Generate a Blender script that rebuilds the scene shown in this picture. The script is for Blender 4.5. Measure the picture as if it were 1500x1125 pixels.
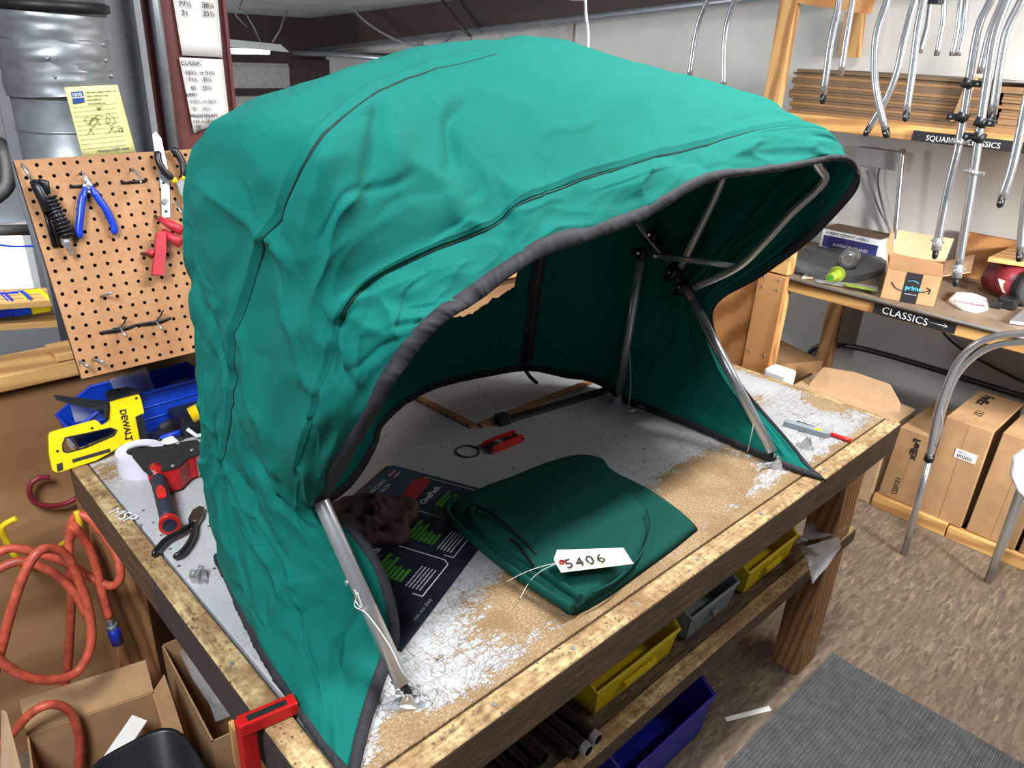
import bpy, bmesh, math, random
import numpy as np
from mathutils import Vector, Matrix, noise
random.seed(7); R0 = random.Random(11)
for o in list(bpy.data.objects): bpy.data.objects.remove(o, do_unlink=True)
SC = bpy.context.scene; COL = SC.collection
# ------------------------------------------------------------------ camera (x along the bench front, y away, z up)
FPX = 1110.0; CX, CY = 750.0, 562.5; CAM = Vector((0, 0, 1.82))
def _dir(u, v): return Vector((u-CX, -(v-CY), -FPX)).normalized()
_x = _dir(1990, 127); _y = _dir(-427, 2); _z = _x.cross(_y).normalized()
_U, _S, _W = np.linalg.svd(np.array([_x, _y, _z])); ROT = Matrix((_U@_W).tolist())
cd = bpy.data.cameras.new('camera'); cam = bpy.data.objects.new('camera', cd); COL.objects.link(cam)
cam.matrix_world = Matrix.Translation(CAM) @ ROT.to_4x4()
cd.sensor_width = 36; cd.lens = FPX/1500*36; cd.clip_start = .02; cd.clip_end = 60
SC.camera = cam
# ------------------------------------------------------------------ world, lamps, exposure
w = bpy.data.worlds.new('world'); SC.world = w; w.use_nodes = True
w.node_tree.nodes['Background'].inputs[0].default_value = (.80, .90, 1.0, 1)
w.node_tree.nodes['Background'].inputs[1].default_value = .11
def area(name, loc, size, power, target, col=(1, 1, 1), spread=math.pi):
    l = bpy.data.lights.new(name, 'AREA'); l.shape = 'RECTANGLE'; l.size, l.size_y = size; l.energy = power; l.color = col; l.spread = spread
    o = bpy.data.objects.new(name, l); COL.objects.link(o); o.location = loc
    d = (Vector(target)-Vector(loc)).normalized()
    yv = Vector((0, 1, 0)) if abs(d.y) < .9 else Vector((0, 0, 1))
    zx = -d; xx = yv.cross(zx).normalized(); yy = zx.cross(xx)
    o.matrix_world = Matrix.Translation(loc) @ Matrix((xx, yy, zx)).transposed().to_4x4()
    return o
area('strip_lamp_over_bench', (1.75, .42, 2.95), (1.3, .10), 60, (1.75, .42, 0), (1, .99, .97))
area('strip_lamp_by_shelves', (2.9, -.9, 3.0), (1.3, .15), 13, (3.0, .2, .6), (1, .96, .9))
area('fill_in_aisle', (2.2, -1.9, 2.05), (1.0, .4), 30, (4.0, 1.1, .95), (1, .98, .95), 1.05)  # unseen fill, added to brighten the wall between the shelves
area('fill_left_of_camera', (-.75, .35, 2.9), (.8, .8), 26, (.2, 1.7, .7), (.93, .97, 1), 2.0)  # unseen soft fill, added because the left side came out dim
area('fill_on_far_side', (.1, 4.4, 1.5), (.9, .4), 45, (3.9, 5.3, 1.6), (.95, .98, 1))  # out-of-frame fill added to lift the far ceiling and wall
SC.view_settings.view_transform = 'Standard'; SC.view_settings.look = 'None'
SC.view_settings.gamma = 1; SC.view_settings.use_curve_mapping = False
SC.view_settings.exposure = .55
# ------------------------------------------------------------------ pixel -> real point on a plane
def ray(u, v): return ROT @ _dir(u, v)
def at(ax, val, u, v):
    d = ray(u, v); i = 'xyz'.index(ax); return CAM + d*((val-CAM[i])/d[i])
def on(p0, n, u, v):
    d = ray(u, v); return CAM + d*((Vector(p0)-CAM).dot(n)/d.dot(n))
def ats(ax, val, pts): return [at(ax, val, *p) for p in pts]
# ------------------------------------------------------------------ materials
def srgb(r, g, b):
    f = lambda c: (c/255/12.92 if c/255 <= .04045 else ((c/255+.055)/1.055)**2.4)
    return (f(r), f(g), f(b), 1)
class NT:
    def __init__(s, name):
        m = bpy.data.materials.new(name); m.use_nodes = True; s.m = m; s.t = m.node_tree; s.n = s.t.nodes; s.b = s.n['Principled BSDF']
    def new(s, t, **k):
        n = s.n.new(t)
        for a, b in k.items(): setattr(n, a, b)
        return n
    def link(s, a, b): s.t.links.new(a, b)
    def val(s, x, sock):
        if isinstance(x, (int, float)): sock.default_value = x
        elif isinstance(x, tuple): sock.default_value = x
        else: s.link(x, sock)
    def coord(s, scale=(1, 1, 1), kind='Object'):
        tc = s.new('ShaderNodeTexCoord') if kind == 'Object' else s.new('ShaderNodeNewGeometry')
        mp = s.new('ShaderNodeMapping'); mp.inputs['Scale'].default_value = scale
        s.link(tc.outputs['Object' if kind == 'Object' else 'Position'], mp.inputs[0]); return mp.outputs[0]
    def noise(s, co, scale, detail=4, rough=.55, dist=0):
        n = s.new('ShaderNodeTexNoise'); n.inputs['Scale'].default_value = scale; n.inputs['Detail'].default_value = detail
        n.inputs['Roughness'].default_value = rough; n.inputs['Distortion'].default_value = dist; s.link(co, n.inputs[0]); return n.outputs[0]
    def vor(s, co, scale, feature='F1', out='Distance'):
        n = s.new('ShaderNodeTexVoronoi', feature=feature); n.inputs['Scale'].default_value = scale; s.link(co, n.inputs[0]); return n.outputs[out]
    def wave(s, co, scale, dist=4, detail=3, ds=1.5, d='X', t='BANDS'):
        n = s.new('ShaderNodeTexWave', wave_type=t); 
        if t == 'BANDS': n.bands_direction = d
        n.inputs['Scale'].default_value = scale; n.inputs['Distortion'].default_value = dist; n.inputs['Detail'].default_value = detail; n.inputs['Detail Scale'].default_value = ds
        s.link(co, n.inputs[0]); return n.outputs['Fac']
    def math(s, op, a, b=0., c=None, clamp=False):
        n = s.new('ShaderNodeMath', operation=op, use_clamp=clamp); s.val(a, n.inputs[0]); s.val(b, n.inputs[1])
        if c is not None: s.val(c, n.inputs[2])
        return n.outputs[0]
    def ramp(s, f, stops):
        n = s.new('ShaderNodeValToRGB'); e = n.color_ramp.elements
        while len(e) < len(stops): e.new(.5)
        for i, (p, c) in enumerate(stops):
            e[i].position = p; e[i].color = c if isinstance(c, tuple) else (c, c, c, 1)
        s.link(f, n.inputs[0]); return n.outputs[0]
    def mix(s, f, a, b):
        n = s.new('ShaderNodeMix', data_type='RGBA'); s.val(f, n.inputs[0]); s.val(a, n.inputs[6]); s.val(b, n.inputs[7]); return n.outputs[2]
    def bump(s, h, strength=.3, dist=.002):
        n = s.new('ShaderNodeBump'); n.inputs['Strength'].default_value = strength; n.inputs['Distance'].default_value = dist
        s.link(h, n.inputs['Height']); s.link(n.outputs[0], s.b.inputs['Normal'])
    def out(s, col, rough=.6, metal=0, **k):
        s.val(col, s.b.inputs['Base Color']); s.val(rough, s.b.inputs['Roughness']); s.val(metal, s.b.inputs['Metallic'])
        for a, v in k.items(): s.b.inputs[a.replace('_', ' ')].default_value = v
        return s.m
def plain(name, rgb, rough=.5, metal=0, var=.12, scale=30, bump=0, **k):
    t = NT(name); co = t.coord(); n = t.noise(co, scale, 5); c = srgb(*rgb)
    d = tuple(x*(1-var*1.6) for x in c[:3])+(1,); l = tuple(min(1, x*(1+var)) for x in c[:3])+(1,)
    col = t.ramp(n, [(.3, d), (.7, l)])
    if bump: t.bump(n, bump, .002)
    return t.out(col, rough, metal, **k)
def wood(name, base, dark, axis='X', scale=1., rough=.65, ring=9., wear=None):
    t = NT(name); sc = {'X': (.12, 1, 1), 'Y': (1, .12, 1), 'Z': (1, 1, .12)}[axis]
    co = t.coord(tuple(x*scale for x in sc)); w1 = t.wave(co, ring, 3.5, 3, 1.2, 'DIAGONAL'); n = t.noise(co, 60, 6, .65); n2 = t.noise(co, 5, 3)
    f = t.math('ADD', t.math('MULTIPLY', w1, .5), t.math('MULTIPLY', n, .5)); col = t.ramp(f, [(.28, srgb(*dark)), (.62, srgb(*base))])
    if wear: col = t.mix(t.ramp(n2, [(.45, 0.), (.6, 1.)]), col, srgb(*wear))
    t.bump(f, .25, .002); return t.out(col, rough)
M = {}
def fabric(name, rgb, rough=.92):
    t = NT(name); co = t.coord(); n = t.noise(co, 900, 2); n2 = t.noise(co, 7, 4); c = srgb(*rgb)
    a = tuple(x*.86 for x in c[:3])+(1,); b = tuple(min(1, x*1.1) for x in c[:3])+(1,)
    col = t.mix(t.ramp(n, [(.35, 0.), (.65, 1.)]), a, b)
    t.bump(t.math('ADD', t.math('MULTIPLY', n, .5), t.math('MULTIPLY', n2, 1.)), .3, .0015)
    m = t.out(col, rough); t.b.inputs['Sheen Weight'].default_value = .0; t.b.inputs['Specular IOR Level'].default_value = .25; t.b.inputs['Sheen Roughness'].default_value = .5
    t.b.inputs['Sheen Tint'].default_value = (.2, 1, .8, 1); return m
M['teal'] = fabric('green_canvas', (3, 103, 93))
M['teal_shaded'] = fabric('green_canvas_shaded', (3, 66, 58))  # same canvas, darkened to carry the shade on the folded cover
M['bind'] = plain('black_binding_tape', (38, 38, 44), .8, var=.2, scale=200)
M['seamshade'] = plain('seam_shade_green', (4, 42, 38), .9)  # shade under the seam's fold lip, put into the colour
M['zip'] = plain('black_zip', (22, 24, 30), .6)
def tabletop():
    t = NT('worn_white_paint_on_board'); p = t.coord(kind='Geo'); co = p
    sep = t.new('ShaderNodeSeparateXYZ'); t.link(p, sep.inputs[0]); X, Y = sep.outputs[0], sep.outputs[1]
    wear = None
    for (x, y, sx, sy, a) in [(.83, .76, .17, .08, .33), (1.42, .78, .27, .085, .36), (1.15, .70, .45, .05, .28), (2.07, .78, .05, .08, .34), (1.92, .93, .08, .05, .22), (2.11, 1.05, .03, .25, .2), (.47, .67, .05, .03, .25), (.39, 1.68, .05, .08, .2)]:
        dx = t.math('DIVIDE', t.math('SUBTRACT', X, x), sx); dy = t.math('DIVIDE', t.math('SUBTRACT', Y, y), sy)
        g = t.math('MULTIPLY', t.math('EXPONENT', t.math('MULTIPLY', t.math('ADD', t.math('MULTIPLY', dx, dx), t.math('MULTIPLY', dy, dy)), -1.)), a)
        wear = g if wear is None else t.math('ADD', wear, g)
    edge = t.math('MULTIPLY', t.math('SUBTRACT', .672, Y), 9., clamp=True); wear = t.math('ADD', wear, t.math('MULTIPLY', edge, .75))
    st = t.coord((1, 2.2, 1), kind='Geo')
    fl = t.noise(st, 34, 6, .65, .6); sm = t.noise(st, 130, 3, .6); big = t.noise(p, 9, 4)
    f = t.math('ADD', wear, t.math('ADD', t.math('MULTIPLY', fl, .46), t.math('ADD', t.math('MULTIPLY', sm, .34), t.math('MULTIPLY', big, .20))))
    mask = t.ramp(f, [(.672, 0.), (.695, 1.)])
    osb = t.ramp(t.noise(st, 160, 5, .7), [(.3, srgb(96, 74, 48)), (.52, srgb(154, 127, 92)), (.72, srgb(196, 174, 138))])
    osb = t.mix(t.ramp(t.noise(p, 14, 3), [(.4, 0.), (.62, .55)]), osb, srgb(120, 88, 55))
    # knife cuts
    cuts = None
    for k, (ax, sc_) in enumerate([((9, .6, 1), 17), ((.5, 8, 1), 15), ((6, 5, 1), 6), ((12, 1.2, 1), 24), ((1.5, 12, 1), 21)]):
        mp = t.coord(ax, kind='Geo'); mp.node.inputs['Rotation'].default_value = (0, 0, .5+1.2*k)
        v = t.noise(mp, sc_*.5, 3, .5, .2); c = t.ramp(v, [(.490, 0.), (.4975, 1.), (.5025, 1.), (.510, 0.)])
        cuts = c if cuts is None else t.math('MAXIMUM', cuts, c)
    region = t.math('MULTIPLY', t.math('MULTIPLY', t.math('SUBTRACT', 1.15, Y), 2.4, clamp=True), t.ramp(big, [(.34, .3), (.5, 1.)]))
    white = t.ramp(t.noise(p, 3.5, 5), [(.3, srgb(166, 169, 172)), (.7, srgb(190, 193, 197))])
    white = t.mix(t.math('MULTIPLY', cuts, t.math('MULTIPLY', region, .95)), white, srgb(112, 100, 90))
    vd = t.vor(t.coord((1, 1.5, 1), kind='Geo'), 62, 'DISTANCE_TO_EDGE'); ck = t.ramp(vd, [(.0, 1.), (.035, 1.), (.07, 0.)])
    near = t.ramp(f, [(.50, 0.), (.63, 1.)]); white = t.mix(t.math('MULTIPLY', t.math('MULTIPLY', ck, near), .8), white, srgb(134, 104, 70))
    dots = t.ramp(t.vor(t.coord((1, 1, 1), kind='Geo'), 30), [(.08, 1.), (.12, 0.)])
    dots = t.math('MULTIPLY', dots, t.ramp(t.noise(p, 7, 2), [(.42, 0.), (.47, 1.)]))
    white = t.mix(dots, white, srgb(70, 66, 62))
    col = t.mix(mask, white, osb)
    t.bump(t.math('SUBTRACT', t.math('MULTIPLY', t.noise(st, 160, 5, .7), .3), t.math('ADD', mask, t.math('MULTIPLY', cuts, .3))), .5, .0012)
    return t.out(col, t.ramp(mask, [(0., .42), (1., .8)]))
M['top'] = tabletop()
def worn_board(name, axis, paint=None):
    t = NT(name); sc = (.12, 1, 1) if axis == 'X' else (1, .12, 1)
    co = t.coord(tuple(sc)); n = t.noise(t.coord((1, 1, 1)), 70, 5, .7); g = t.noise(co, 90, 5, .6); b = t.noise(t.coord(), 9, 4, .6)
    f = t.math('ADD', t.math('MULTIPLY', n, .55), t.math('MULTIPLY', g, .45))
    top = t.ramp(f, [(.36, srgb(88, 68, 46)), (.48, srgb(164, 136, 94)), (.6, srgb(206, 182, 134))])
    top = t.mix(t.ramp(b, [(.44, 0.), (.62, .75)]), top, srgb(126, 92, 58))
    pit = t.math('MULTIPLY', t.ramp(t.vor(t.coord((1, 1, 1)), 95), [(.16, 1.), (.28, 0.)]), t.ramp(t.noise(t.coord(), 16, 3), [(.42, 0.), (.55, .85)])); top = t.mix(pit, top, srgb(58, 46, 36))
    ge = t.new('ShaderNodeNewGeometry'); sp = t.new('ShaderNodeSeparateXYZ'); t.link(ge.outputs['True Normal'], sp.inputs[0])
    side = t.ramp(g, [(.3, srgb(62, 46, 32)), (.7, srgb(104, 80, 54))])
    if paint:
        pp = t.new('ShaderNodeSeparateXYZ'); t.link(ge.outputs['Position'], pp.inputs[0])
        pm = t.math('LESS_THAN', t.math('ADD', pp.outputs[1], t.math('MULTIPLY', b, .2)), 1.33)
        side = t.mix(pm, side, t.ramp(n, [(.3, srgb(52, 42, 42)), (.7, srgb(72, 60, 58))]))
    col = t.mix(t.ramp(sp.outputs[2], [(.4, 0.), (.6, 1.)]), side, top)
    t.bump(f, .6, .003); return t.out(col, .75)
M['edge_x'] = worn_board('worn_edge_board', 'X'); M['edge_y'] = worn_board('worn_edge_board_left', 'Y', True)
M['wood_x'] = wood('pine_board_x', (214, 168, 104), (178, 130, 76), 'X')
M['wood_y'] = wood('pine_board_y', (214, 168, 104), (178, 130, 76), 'Y')
M['wood_z'] = wood('pine_board_z', (206, 160, 100), (160, 112, 66), 'Z')
M['leg'] = wood('bench_leg_wood', (170, 124, 80), (130, 88, 54), 'Z', ring=26)
M['ply'] = wood('plywood', (196, 142, 88), (150, 98, 54), 'X', .8, ring=4)
M['ply_old'] = wood('old_plywood', (176, 134, 92), (150, 110, 72), 'X', .8, ring=4, wear=(140, 100, 62))
M['ply_z'] = wood('plywood_upright', (198, 146, 92), (170, 116, 66), 'Z', .8, ring=4)
def osb(name, cols, s=1., rough=.75):
    t = NT(name); fs = []
    for k, (sc, rz) in enumerate((((20*s, 95*s, 30), .35), ((26*s, 120*s, 30), .75), ((16*s, 80*s, 30), .05))):
        a = t.coord(sc); a.node.inputs['Rotation'].default_value = (0, 0, rz); dn = t.noise(t.coord(), 25, 3)
        mm = t.new('ShaderNodeVectorMath', operation='ADD'); t.link(a, mm.inputs[0]); cs = t.new('ShaderNodeCombineXYZ'); t.link(t.math('MULTIPLY', dn, 1.6), cs.inputs[0]); t.link(t.math('MULTIPLY', dn, 1.1), cs.inputs[1]); t.link(cs.outputs[0], mm.inputs[1])
        v = t.vor(mm.outputs[0], 1.0, out='Color'); sc_ = t.new('ShaderNodeSeparateColor'); t.link(v, sc_.inputs[0]); fs.append(sc_.outputs[k])
    sel = t.ramp(t.noise(t.coord(), 11, 3), [(.42, 0.), (.58, 1.)])
    f = t.math('ADD', t.math('MULTIPLY', fs[0], .45), t.math('MULTIPLY', t.math('ADD', t.math('MULTIPLY', fs[1], sel), t.math('MULTIPLY', fs[2], t.math('SUBTRACT', 1., sel))), .35)); nn = t.noise(t.coord((1, 3, 1)), 60, 5, .7)
    f = t.math('ADD', f, t.math('MULTIPLY', nn, .3))
    col = t.ramp(f, [(.25, srgb(*cols[0])), (.46, srgb(*cols[1])), (.66, srgb(*cols[2])), (.9, srgb(*cols[3]))])
    dirt = t.noise(t.coord(), 2.5, 5); col = t.mix(t.ramp(dirt, [(.4, .1), (.7, .6)]), col, srgb(*cols[1]))
    t.bump(f, .35, .0015); return t.out(col, rough)
M['osb'] = osb('osb_floor', [(90, 76, 63), (107, 93, 78), (122, 107, 90), (150, 134, 112)], 1.1)
M['osb_shelf'] = osb('osb_shelf', [(70, 54, 40), (92, 72, 54), (112, 90, 68), (140, 114, 86)], 1.5)
def card(name, rgb):
    t = NT(name); n = t.noise(t.coord((1, 1, 1)), 14, 5); g = t.wave(t.coord((1, 1, 1)), 60, .5, 1); c = srgb(*rgb)
    col = t.ramp(n, [(.3, tuple(x*.84 for x in c[:3])+(1,)), (.7, tuple(x*1.08 for x in c[:3])+(1,))])
    t.bump(g, .06, .001); return t.out(col, .8)
M['card'] = card('cardboard', (176, 138, 98)); M['card_d'] = card('darker_cardboard', (146, 110, 74)); M['card_l'] = card('light_cardboard', (196, 164, 128))
M['card_g'] = card('grey_brown_cardboard', (112, 90, 68))
t = NT('corrugated_edge'); wv = t.wave(t.coord(), 180, 2, 2, 1, 'Z'); M['corr'] = t.out(t.ramp(wv, [(.2, srgb(92, 70, 50)), (.7, srgb(164, 128, 92))]), .85)
M['steel'] = plain('polished_steel_tube', (206, 208, 212), .22, .86, .03, 8)
M['alu'] = plain('brushed_aluminium', (200, 202, 206), .3, .7, .04, 80)
M['galv'] = plain('galvanised_steel', (168, 174, 180), .42, .75, .12, 25)
M['chrome'] = plain('chrome_fitting', (214, 214, 218), .16, .75, .04)
M['darkmetal'] = plain('dark_metal', (98, 96, 98), .32, .9, .15)
M['black'] = plain('black_plastic', (26, 27, 30), .38)
M['black_matte'] = plain('matte_black_plastic', (36, 37, 40), .7)
M['grip'] = plain('dark_blue_rubber', (40, 46, 62), .6)
M['blackrub'] = plain('black_rubber', (22, 22, 24), .5)
M['grey_metal'] = plain('grey_painted_steel', (146, 150, 154), .5, 0, .08, 6)
M['maroon'] = plain('maroon_primer_steel', (112, 62, 62), .5, 0, .1, 12)
M['brown_steel'] = plain('dark_brown_steel', (58, 44, 40), .6, 0, .15, 6)
M['yellow'] = plain('yellow_plastic', (240, 198, 10), .32, 0, .04)
M['yellow_bin'] = plain('yellow_bin_plastic', (226, 200, 20), .42, 0, .06)
M['blue_bin'] = plain('blue_bin_plastic', (14, 62, 186), .4, 0, .06)
M['blue_bin_d'] = plain('deep_blue_bin_plastic', (28, 44, 170), .4, 0, .06)
M['grey_bin'] = plain('grey_bin_plastic', (134, 146, 152), .4, 0, .08)
M['blue'] = plain('blue_vinyl_grip', (18, 60, 190), .3)
M['red'] = plain('red_paint', (196, 22, 24), .32, 0, .12, 40)
M['red_pl'] = plain('red_plastic', (206, 34, 30), .35)
M['red_dull'] = plain('dull_red_rubber', (188, 44, 58), .5)
M['hose'] = plain('orange_rubber_hose', (200, 88, 66), .45, 0, .25, 45, .2)
M['maroonhose'] = plain('maroon_wire_hook', (128, 40, 52), .4)
M['yhook'] = plain('yellow_coated_hook', (226, 196, 30), .4)
M['paper'] = plain('white_paper', (236, 234, 228), .8, 0, .03)
M['white'] = plain('white_plastic', (232, 234, 236), .45, 0, .03)
M['yellowpaper'] = plain('pale_yellow_paper', (240, 236, 160), .8, 0, .03)
M['manila'] = plain('cream_tag_paper', (240, 230, 206), .8, 0, .03)
M['ink'] = plain('black_ink', (24, 24, 30), .6, 0, .05); M['inkblue'] = plain('blue_ink', (40, 80, 150), .6)
M['greytext'] = plain('grey_print', (120, 122, 126), .7); M['whiteprint'] = plain('white_print', (214, 216, 220), .6, 0, .03)
M['greenprint'] = plain('green_print', (76, 150, 52), .5); M['redprint'] = plain('red_print', (190, 40, 48), .5); M['cyanprint'] = plain('light_blue_print', (90, 190, 226), .5)
M['navy'] = plain('navy_print', (44, 44, 110), .5)
M['rust'] = plain('string', (222, 220, 214), .7)
M['rag'] = fabric('brown_cloth', (96, 74, 70)); M['rag'].node_tree.nodes['Principled BSDF'].inputs['Sheen Tint'].default_value = (1, .9, .9, 1)
M['green'] = plain('lime_green_plastic', (142, 166, 52), .4)
M['dusty'] = plain('dusty_shelf_board', (132, 114, 94), .8, 0, .2, 9)
M['greypad'] = plain('dark_grey_foam', (92, 96, 98), .75)
M['bin_black'] = plain('black_bin_plastic', (30, 33, 38), .35)
M['wallw'] = plain('white_wall_board', (196, 194, 190), .7, 0, .06, 3)
M['wallg'] = plain('grey_white_wall', (176, 174, 172), .75, 0, .07, 2)
M['insul'] = plain('white_insulation', (190, 190, 188), .8, 0, .1, 3, .2)
M['door'] = plain('off_white_roller_door', (178, 178, 176), .6)
M['dark'] = plain('dark_clutter', (40, 38, 38), .7)
M['tapew'] = plain('white_tape_roll', (222, 222, 236), .35, 0, .03)
M['label'] = plain('black_label_tape', (28, 28, 32), .6)
def padm():
    t = NT('dark_printed_card'); n = t.noise(t.coord(), 12, 4); return t.out(t.ramp(n, [(.3, srgb(20, 24, 34)), (.7, srgb(34, 42, 58))]), .4)
M['pad'] = padm(); M['padblue'] = plain('slate_blue_print', (58, 84, 102), .4)
t = NT('pegboard_hardboard'); n = t.noise(t.coord(), 6, 6, .65); n2 = t.noise(t.coord(), 160, 4)
M['peg'] = t.out(t.mix(t.ramp(n2, [(.4, 0.), (.7, .35)]), t.ramp(n, [(.3, srgb(148, 100, 62)), (.65, srgb(186, 138, 94))]), srgb(132, 90, 54)), .6)
t = NT('clear_plastic_film'); n = t.noise(t.coord(), 18, 5, .6, .8); t.bump(n, .8, .01)
M['clear'] = t.out((.62, .66, .70, 1), .08, 0, Alpha=.20)
t = NT('frosted_plastic_film'); n = t.noise(t.coord(), 14, 4); t.bump(n, .5, .006); M['frost'] = t.out(srgb(220, 222, 226), .25, 0, Alpha=.36)
def emis(name, rgb, st):
    t = NT(name); m = t.out(srgb(*rgb), .5); t.b.inputs['Emission Color'].default_value = srgb(*rgb); t.b.inputs['Emission Strength'].default_value = st; return m
M['lamp'] = emis('lit_fluorescent_tube', (255, 255, 255), 3.); M['daylight'] = emis('bright_daylight_window', (225, 240, 255), 2.2)
t = NT('ribbed_grey_rubber'); n = t.noise(t.coord(), 30, 5); dots = t.ramp(t.vor(t.coord(), 120), [(.1, 1.), (.2, 0.)]); dots = t.math('MULTIPLY', dots, t.ramp(t.noise(t.coord(), 9, 3), [(.5, 0.), (.6, .6)]))
M['mat'] = t.out(t.mix(dots, t.ramp(n, [(.3, srgb(74, 75, 76)), (.7, srgb(98, 100, 100))]), srgb(176, 170, 160)), .65)
# ------------------------------------------------------------------ mesh builder
WL = {}
class MB:
    def __init__(s): s.v = []; s.f = []; s.s = []; s.mi = []; s.cur = 0
    def add(s, vs, fs, smooth=False):
        b = len(s.v); s.v += [Vector(x) for x in vs]
        for f in fs: s.f.append(tuple(b+i for i in f)); s.s.append(smooth); s.mi.append(s.cur)
        return s
    def hexa(s, p): return s.add(p, [(3, 2, 1, 0), (4, 5, 6, 7), (0, 1, 5, 4), (1, 2, 6, 5), (2, 3, 7, 6), (3, 0, 4, 7)])
    def box(s, a, b, m=None):
        x0, y0, z0 = [min(a[i], b[i]) for i in range(3)]; x1, y1, z1 = [max(a[i], b[i]) for i in range(3)]
        p = [Vector(q) for q in ((x0, y0, z0), (x1, y0, z0), (x1, y1, z0), (x0, y1, z0), (x0, y0, z1), (x1, y0, z1), (x1, y1, z1), (x0, y1, z1))]
        if m is not None: p = [m @ q for q in p]
        return s.hexa(p)
    def prism(s, poly, off, smooth=False):
        poly = [Vector(p) for p in poly]; off = Vector(off); n = len(poly)
        nrm = Vector((0, 0, 0))
        for i in range(n): nrm += poly[i].cross(poly[(i+1) % n])
        if nrm.dot(off) > 0: poly = poly[::-1]
        s.add(poly+[p+off for p in poly], [tuple(range(n)), tuple(range(2*n-1, n-1, -1))], False)
        s.add(poly+[p+off for p in poly], [((i+1) % n, i, n+i, n+(i+1) % n) for i in range(n)], smooth); return s
    def tube(s, pts, r, n=10, closed=False, caps=True, flat=None):
        pts = [Vector(p) for p in pts]; m = len(pts); rs = r if isinstance(r, (list, tuple)) else [r]*m
        T = []
        for i in range(m):
            a = pts[(i-1) % m] if (closed or i > 0) else pts[i]; b = pts[(i+1) % m] if (closed or i < m-1) else pts[i]; T.append((b-a).normalized())
        up = Vector((0, 0, 1)) if abs(T[0].z) < .9 else Vector((1, 0, 0)); N = (up-T[0]*up.dot(T[0])).normalized(); vs = []
        for i in range(m):
            N = (N-T[i]*N.dot(T[i])).normalized(); B = T[i].cross(N)
            for k in range(n):
                a = 2*math.pi*k/n; vs.append(pts[i]+(N*math.cos(a)+B*math.sin(a)*(flat or 1))*rs[i])
        fs = [(i*n+k, i*n+(k+1) % n, ((i+1) % m)*n+(k+1) % n, ((i+1) % m)*n+k) for i in range(m if closed else m-1) for k in range(n)]
        s.add(vs, fs, True)
        if caps and not closed:
            b = len(s.v)-len(vs); s.f.append(tuple(b+k for k in range(n-1, -1, -1))); s.f.append(tuple(b+(m-1)*n+k for k in range(n))); s.s += [False]*2; s.mi += [s.cur]*2
        return s
    def cyl(s, a, b, r, r2=None, n=16): return s.tube([a, b], [r, r if r2 is None else r2], n)
    def lathe(s, prof, o, ax, n=24, cap=True):
        o = Vector(o); ax = Vector(ax).normalized(); return s.tube([o+ax*h for r, h in prof], [r for r, h in prof], n, caps=cap) if all(prof[i][1] < prof[i+1][1] for i in range(len(prof)-1)) else s._lathe(prof, o, ax, n)
    def _lathe(s, prof, o, ax, n):
        u = Vector((0, 0, 1)) if abs(ax.z) < .9 else Vector((1, 0, 0)); N = (u-ax*u.dot(ax)).normalized(); B = ax.cross(N); vs = []
        for r, h in prof:
            for k in range(n):
                a = 2*math.pi*k/n; vs.append(o+ax*h+(N*math.cos(a)+B*math.sin(a))*r)
        m = len(prof); return s.add(vs, [(i*n+k, i*n+(k+1) % n, (i+1)*n+(k+1) % n, (i+1)*n+k) for i in range(m-1) for k in range(n)], False)
    def build(s, name, mat, parent=None, bevel=0, label=None, kind=None, solid=0, seg=2):
        xs = np.array([tuple(v) for v in s.v]); base = Vector(((xs[:, 0].min()+xs[:, 0].max())/2, (xs[:, 1].min()+xs[:, 1].max())/2, xs[:, 2].min()))
        me = bpy.data.meshes.new(name); me.from_pydata([tuple(v-base) for v in s.v], [], s.f)
        me.polygons.foreach_set('use_smooth', s.s)
        if isinstance(mat, (list, tuple)):
            for m_ in mat: me.materials.append(M[m_])
            me.polygons.foreach_set('material_index', s.mi)
        else: me.materials.append(M[mat])
        me.update(); o = bpy.data.objects.new(name, me); COL.objects.link(o)
        pw = WL[parent.name] if parent else Vector((0, 0, 0))
        if parent: o.parent = parent
        o.location = base-pw; WL[o.name] = base
        if bevel:
            b = o.modifiers.new('bevel', 'BEVEL'); b.width = bevel; b.segments = seg; b.limit_method = 'ANGLE'; b.angle_limit = .6
        if solid:
            b = o.modifiers.new('solid', 'SOLIDIFY'); b.thickness = solid; b.offset = 0
        if label: o['label'] = label
        if kind: o['kind'] = kind
        return o
def tag(o, label, cat, group=None):
    o['label'] = label; o['category'] = cat
    if group: o['group'] = group
    return o
def thing(name, label, cat, loc, group=None):
    o = bpy.data.objects.new(name, None); COL.objects.link(o); o.location = loc; o.empty_display_size = .05; WL[o.name] = Vector(loc)
    return tag(o, label, cat, group)
def catmull(pts, k=8, closed=False):
    P = [Vector(p) for p in pts]; n = len(P); out = []
    for i in range(n if closed else n-1):
        a = P[(i-1) % n] if closed or i > 0 else P[i]*2-P[i+1]; b = P[i]; c = P[(i+1) % n]; d = P[(i+2) % n] if closed or i < n-2 else P[i+1]*2-P[i]
        for j in range(k):
            t = j/k; out.append(.5*((2*b)+(c-a)*t+(2*a-5*b+4*c-d)*t*t+(3*b-3*c+d-a)*t**3))
    if not closed: out.append(P[-1])
    return out
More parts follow.
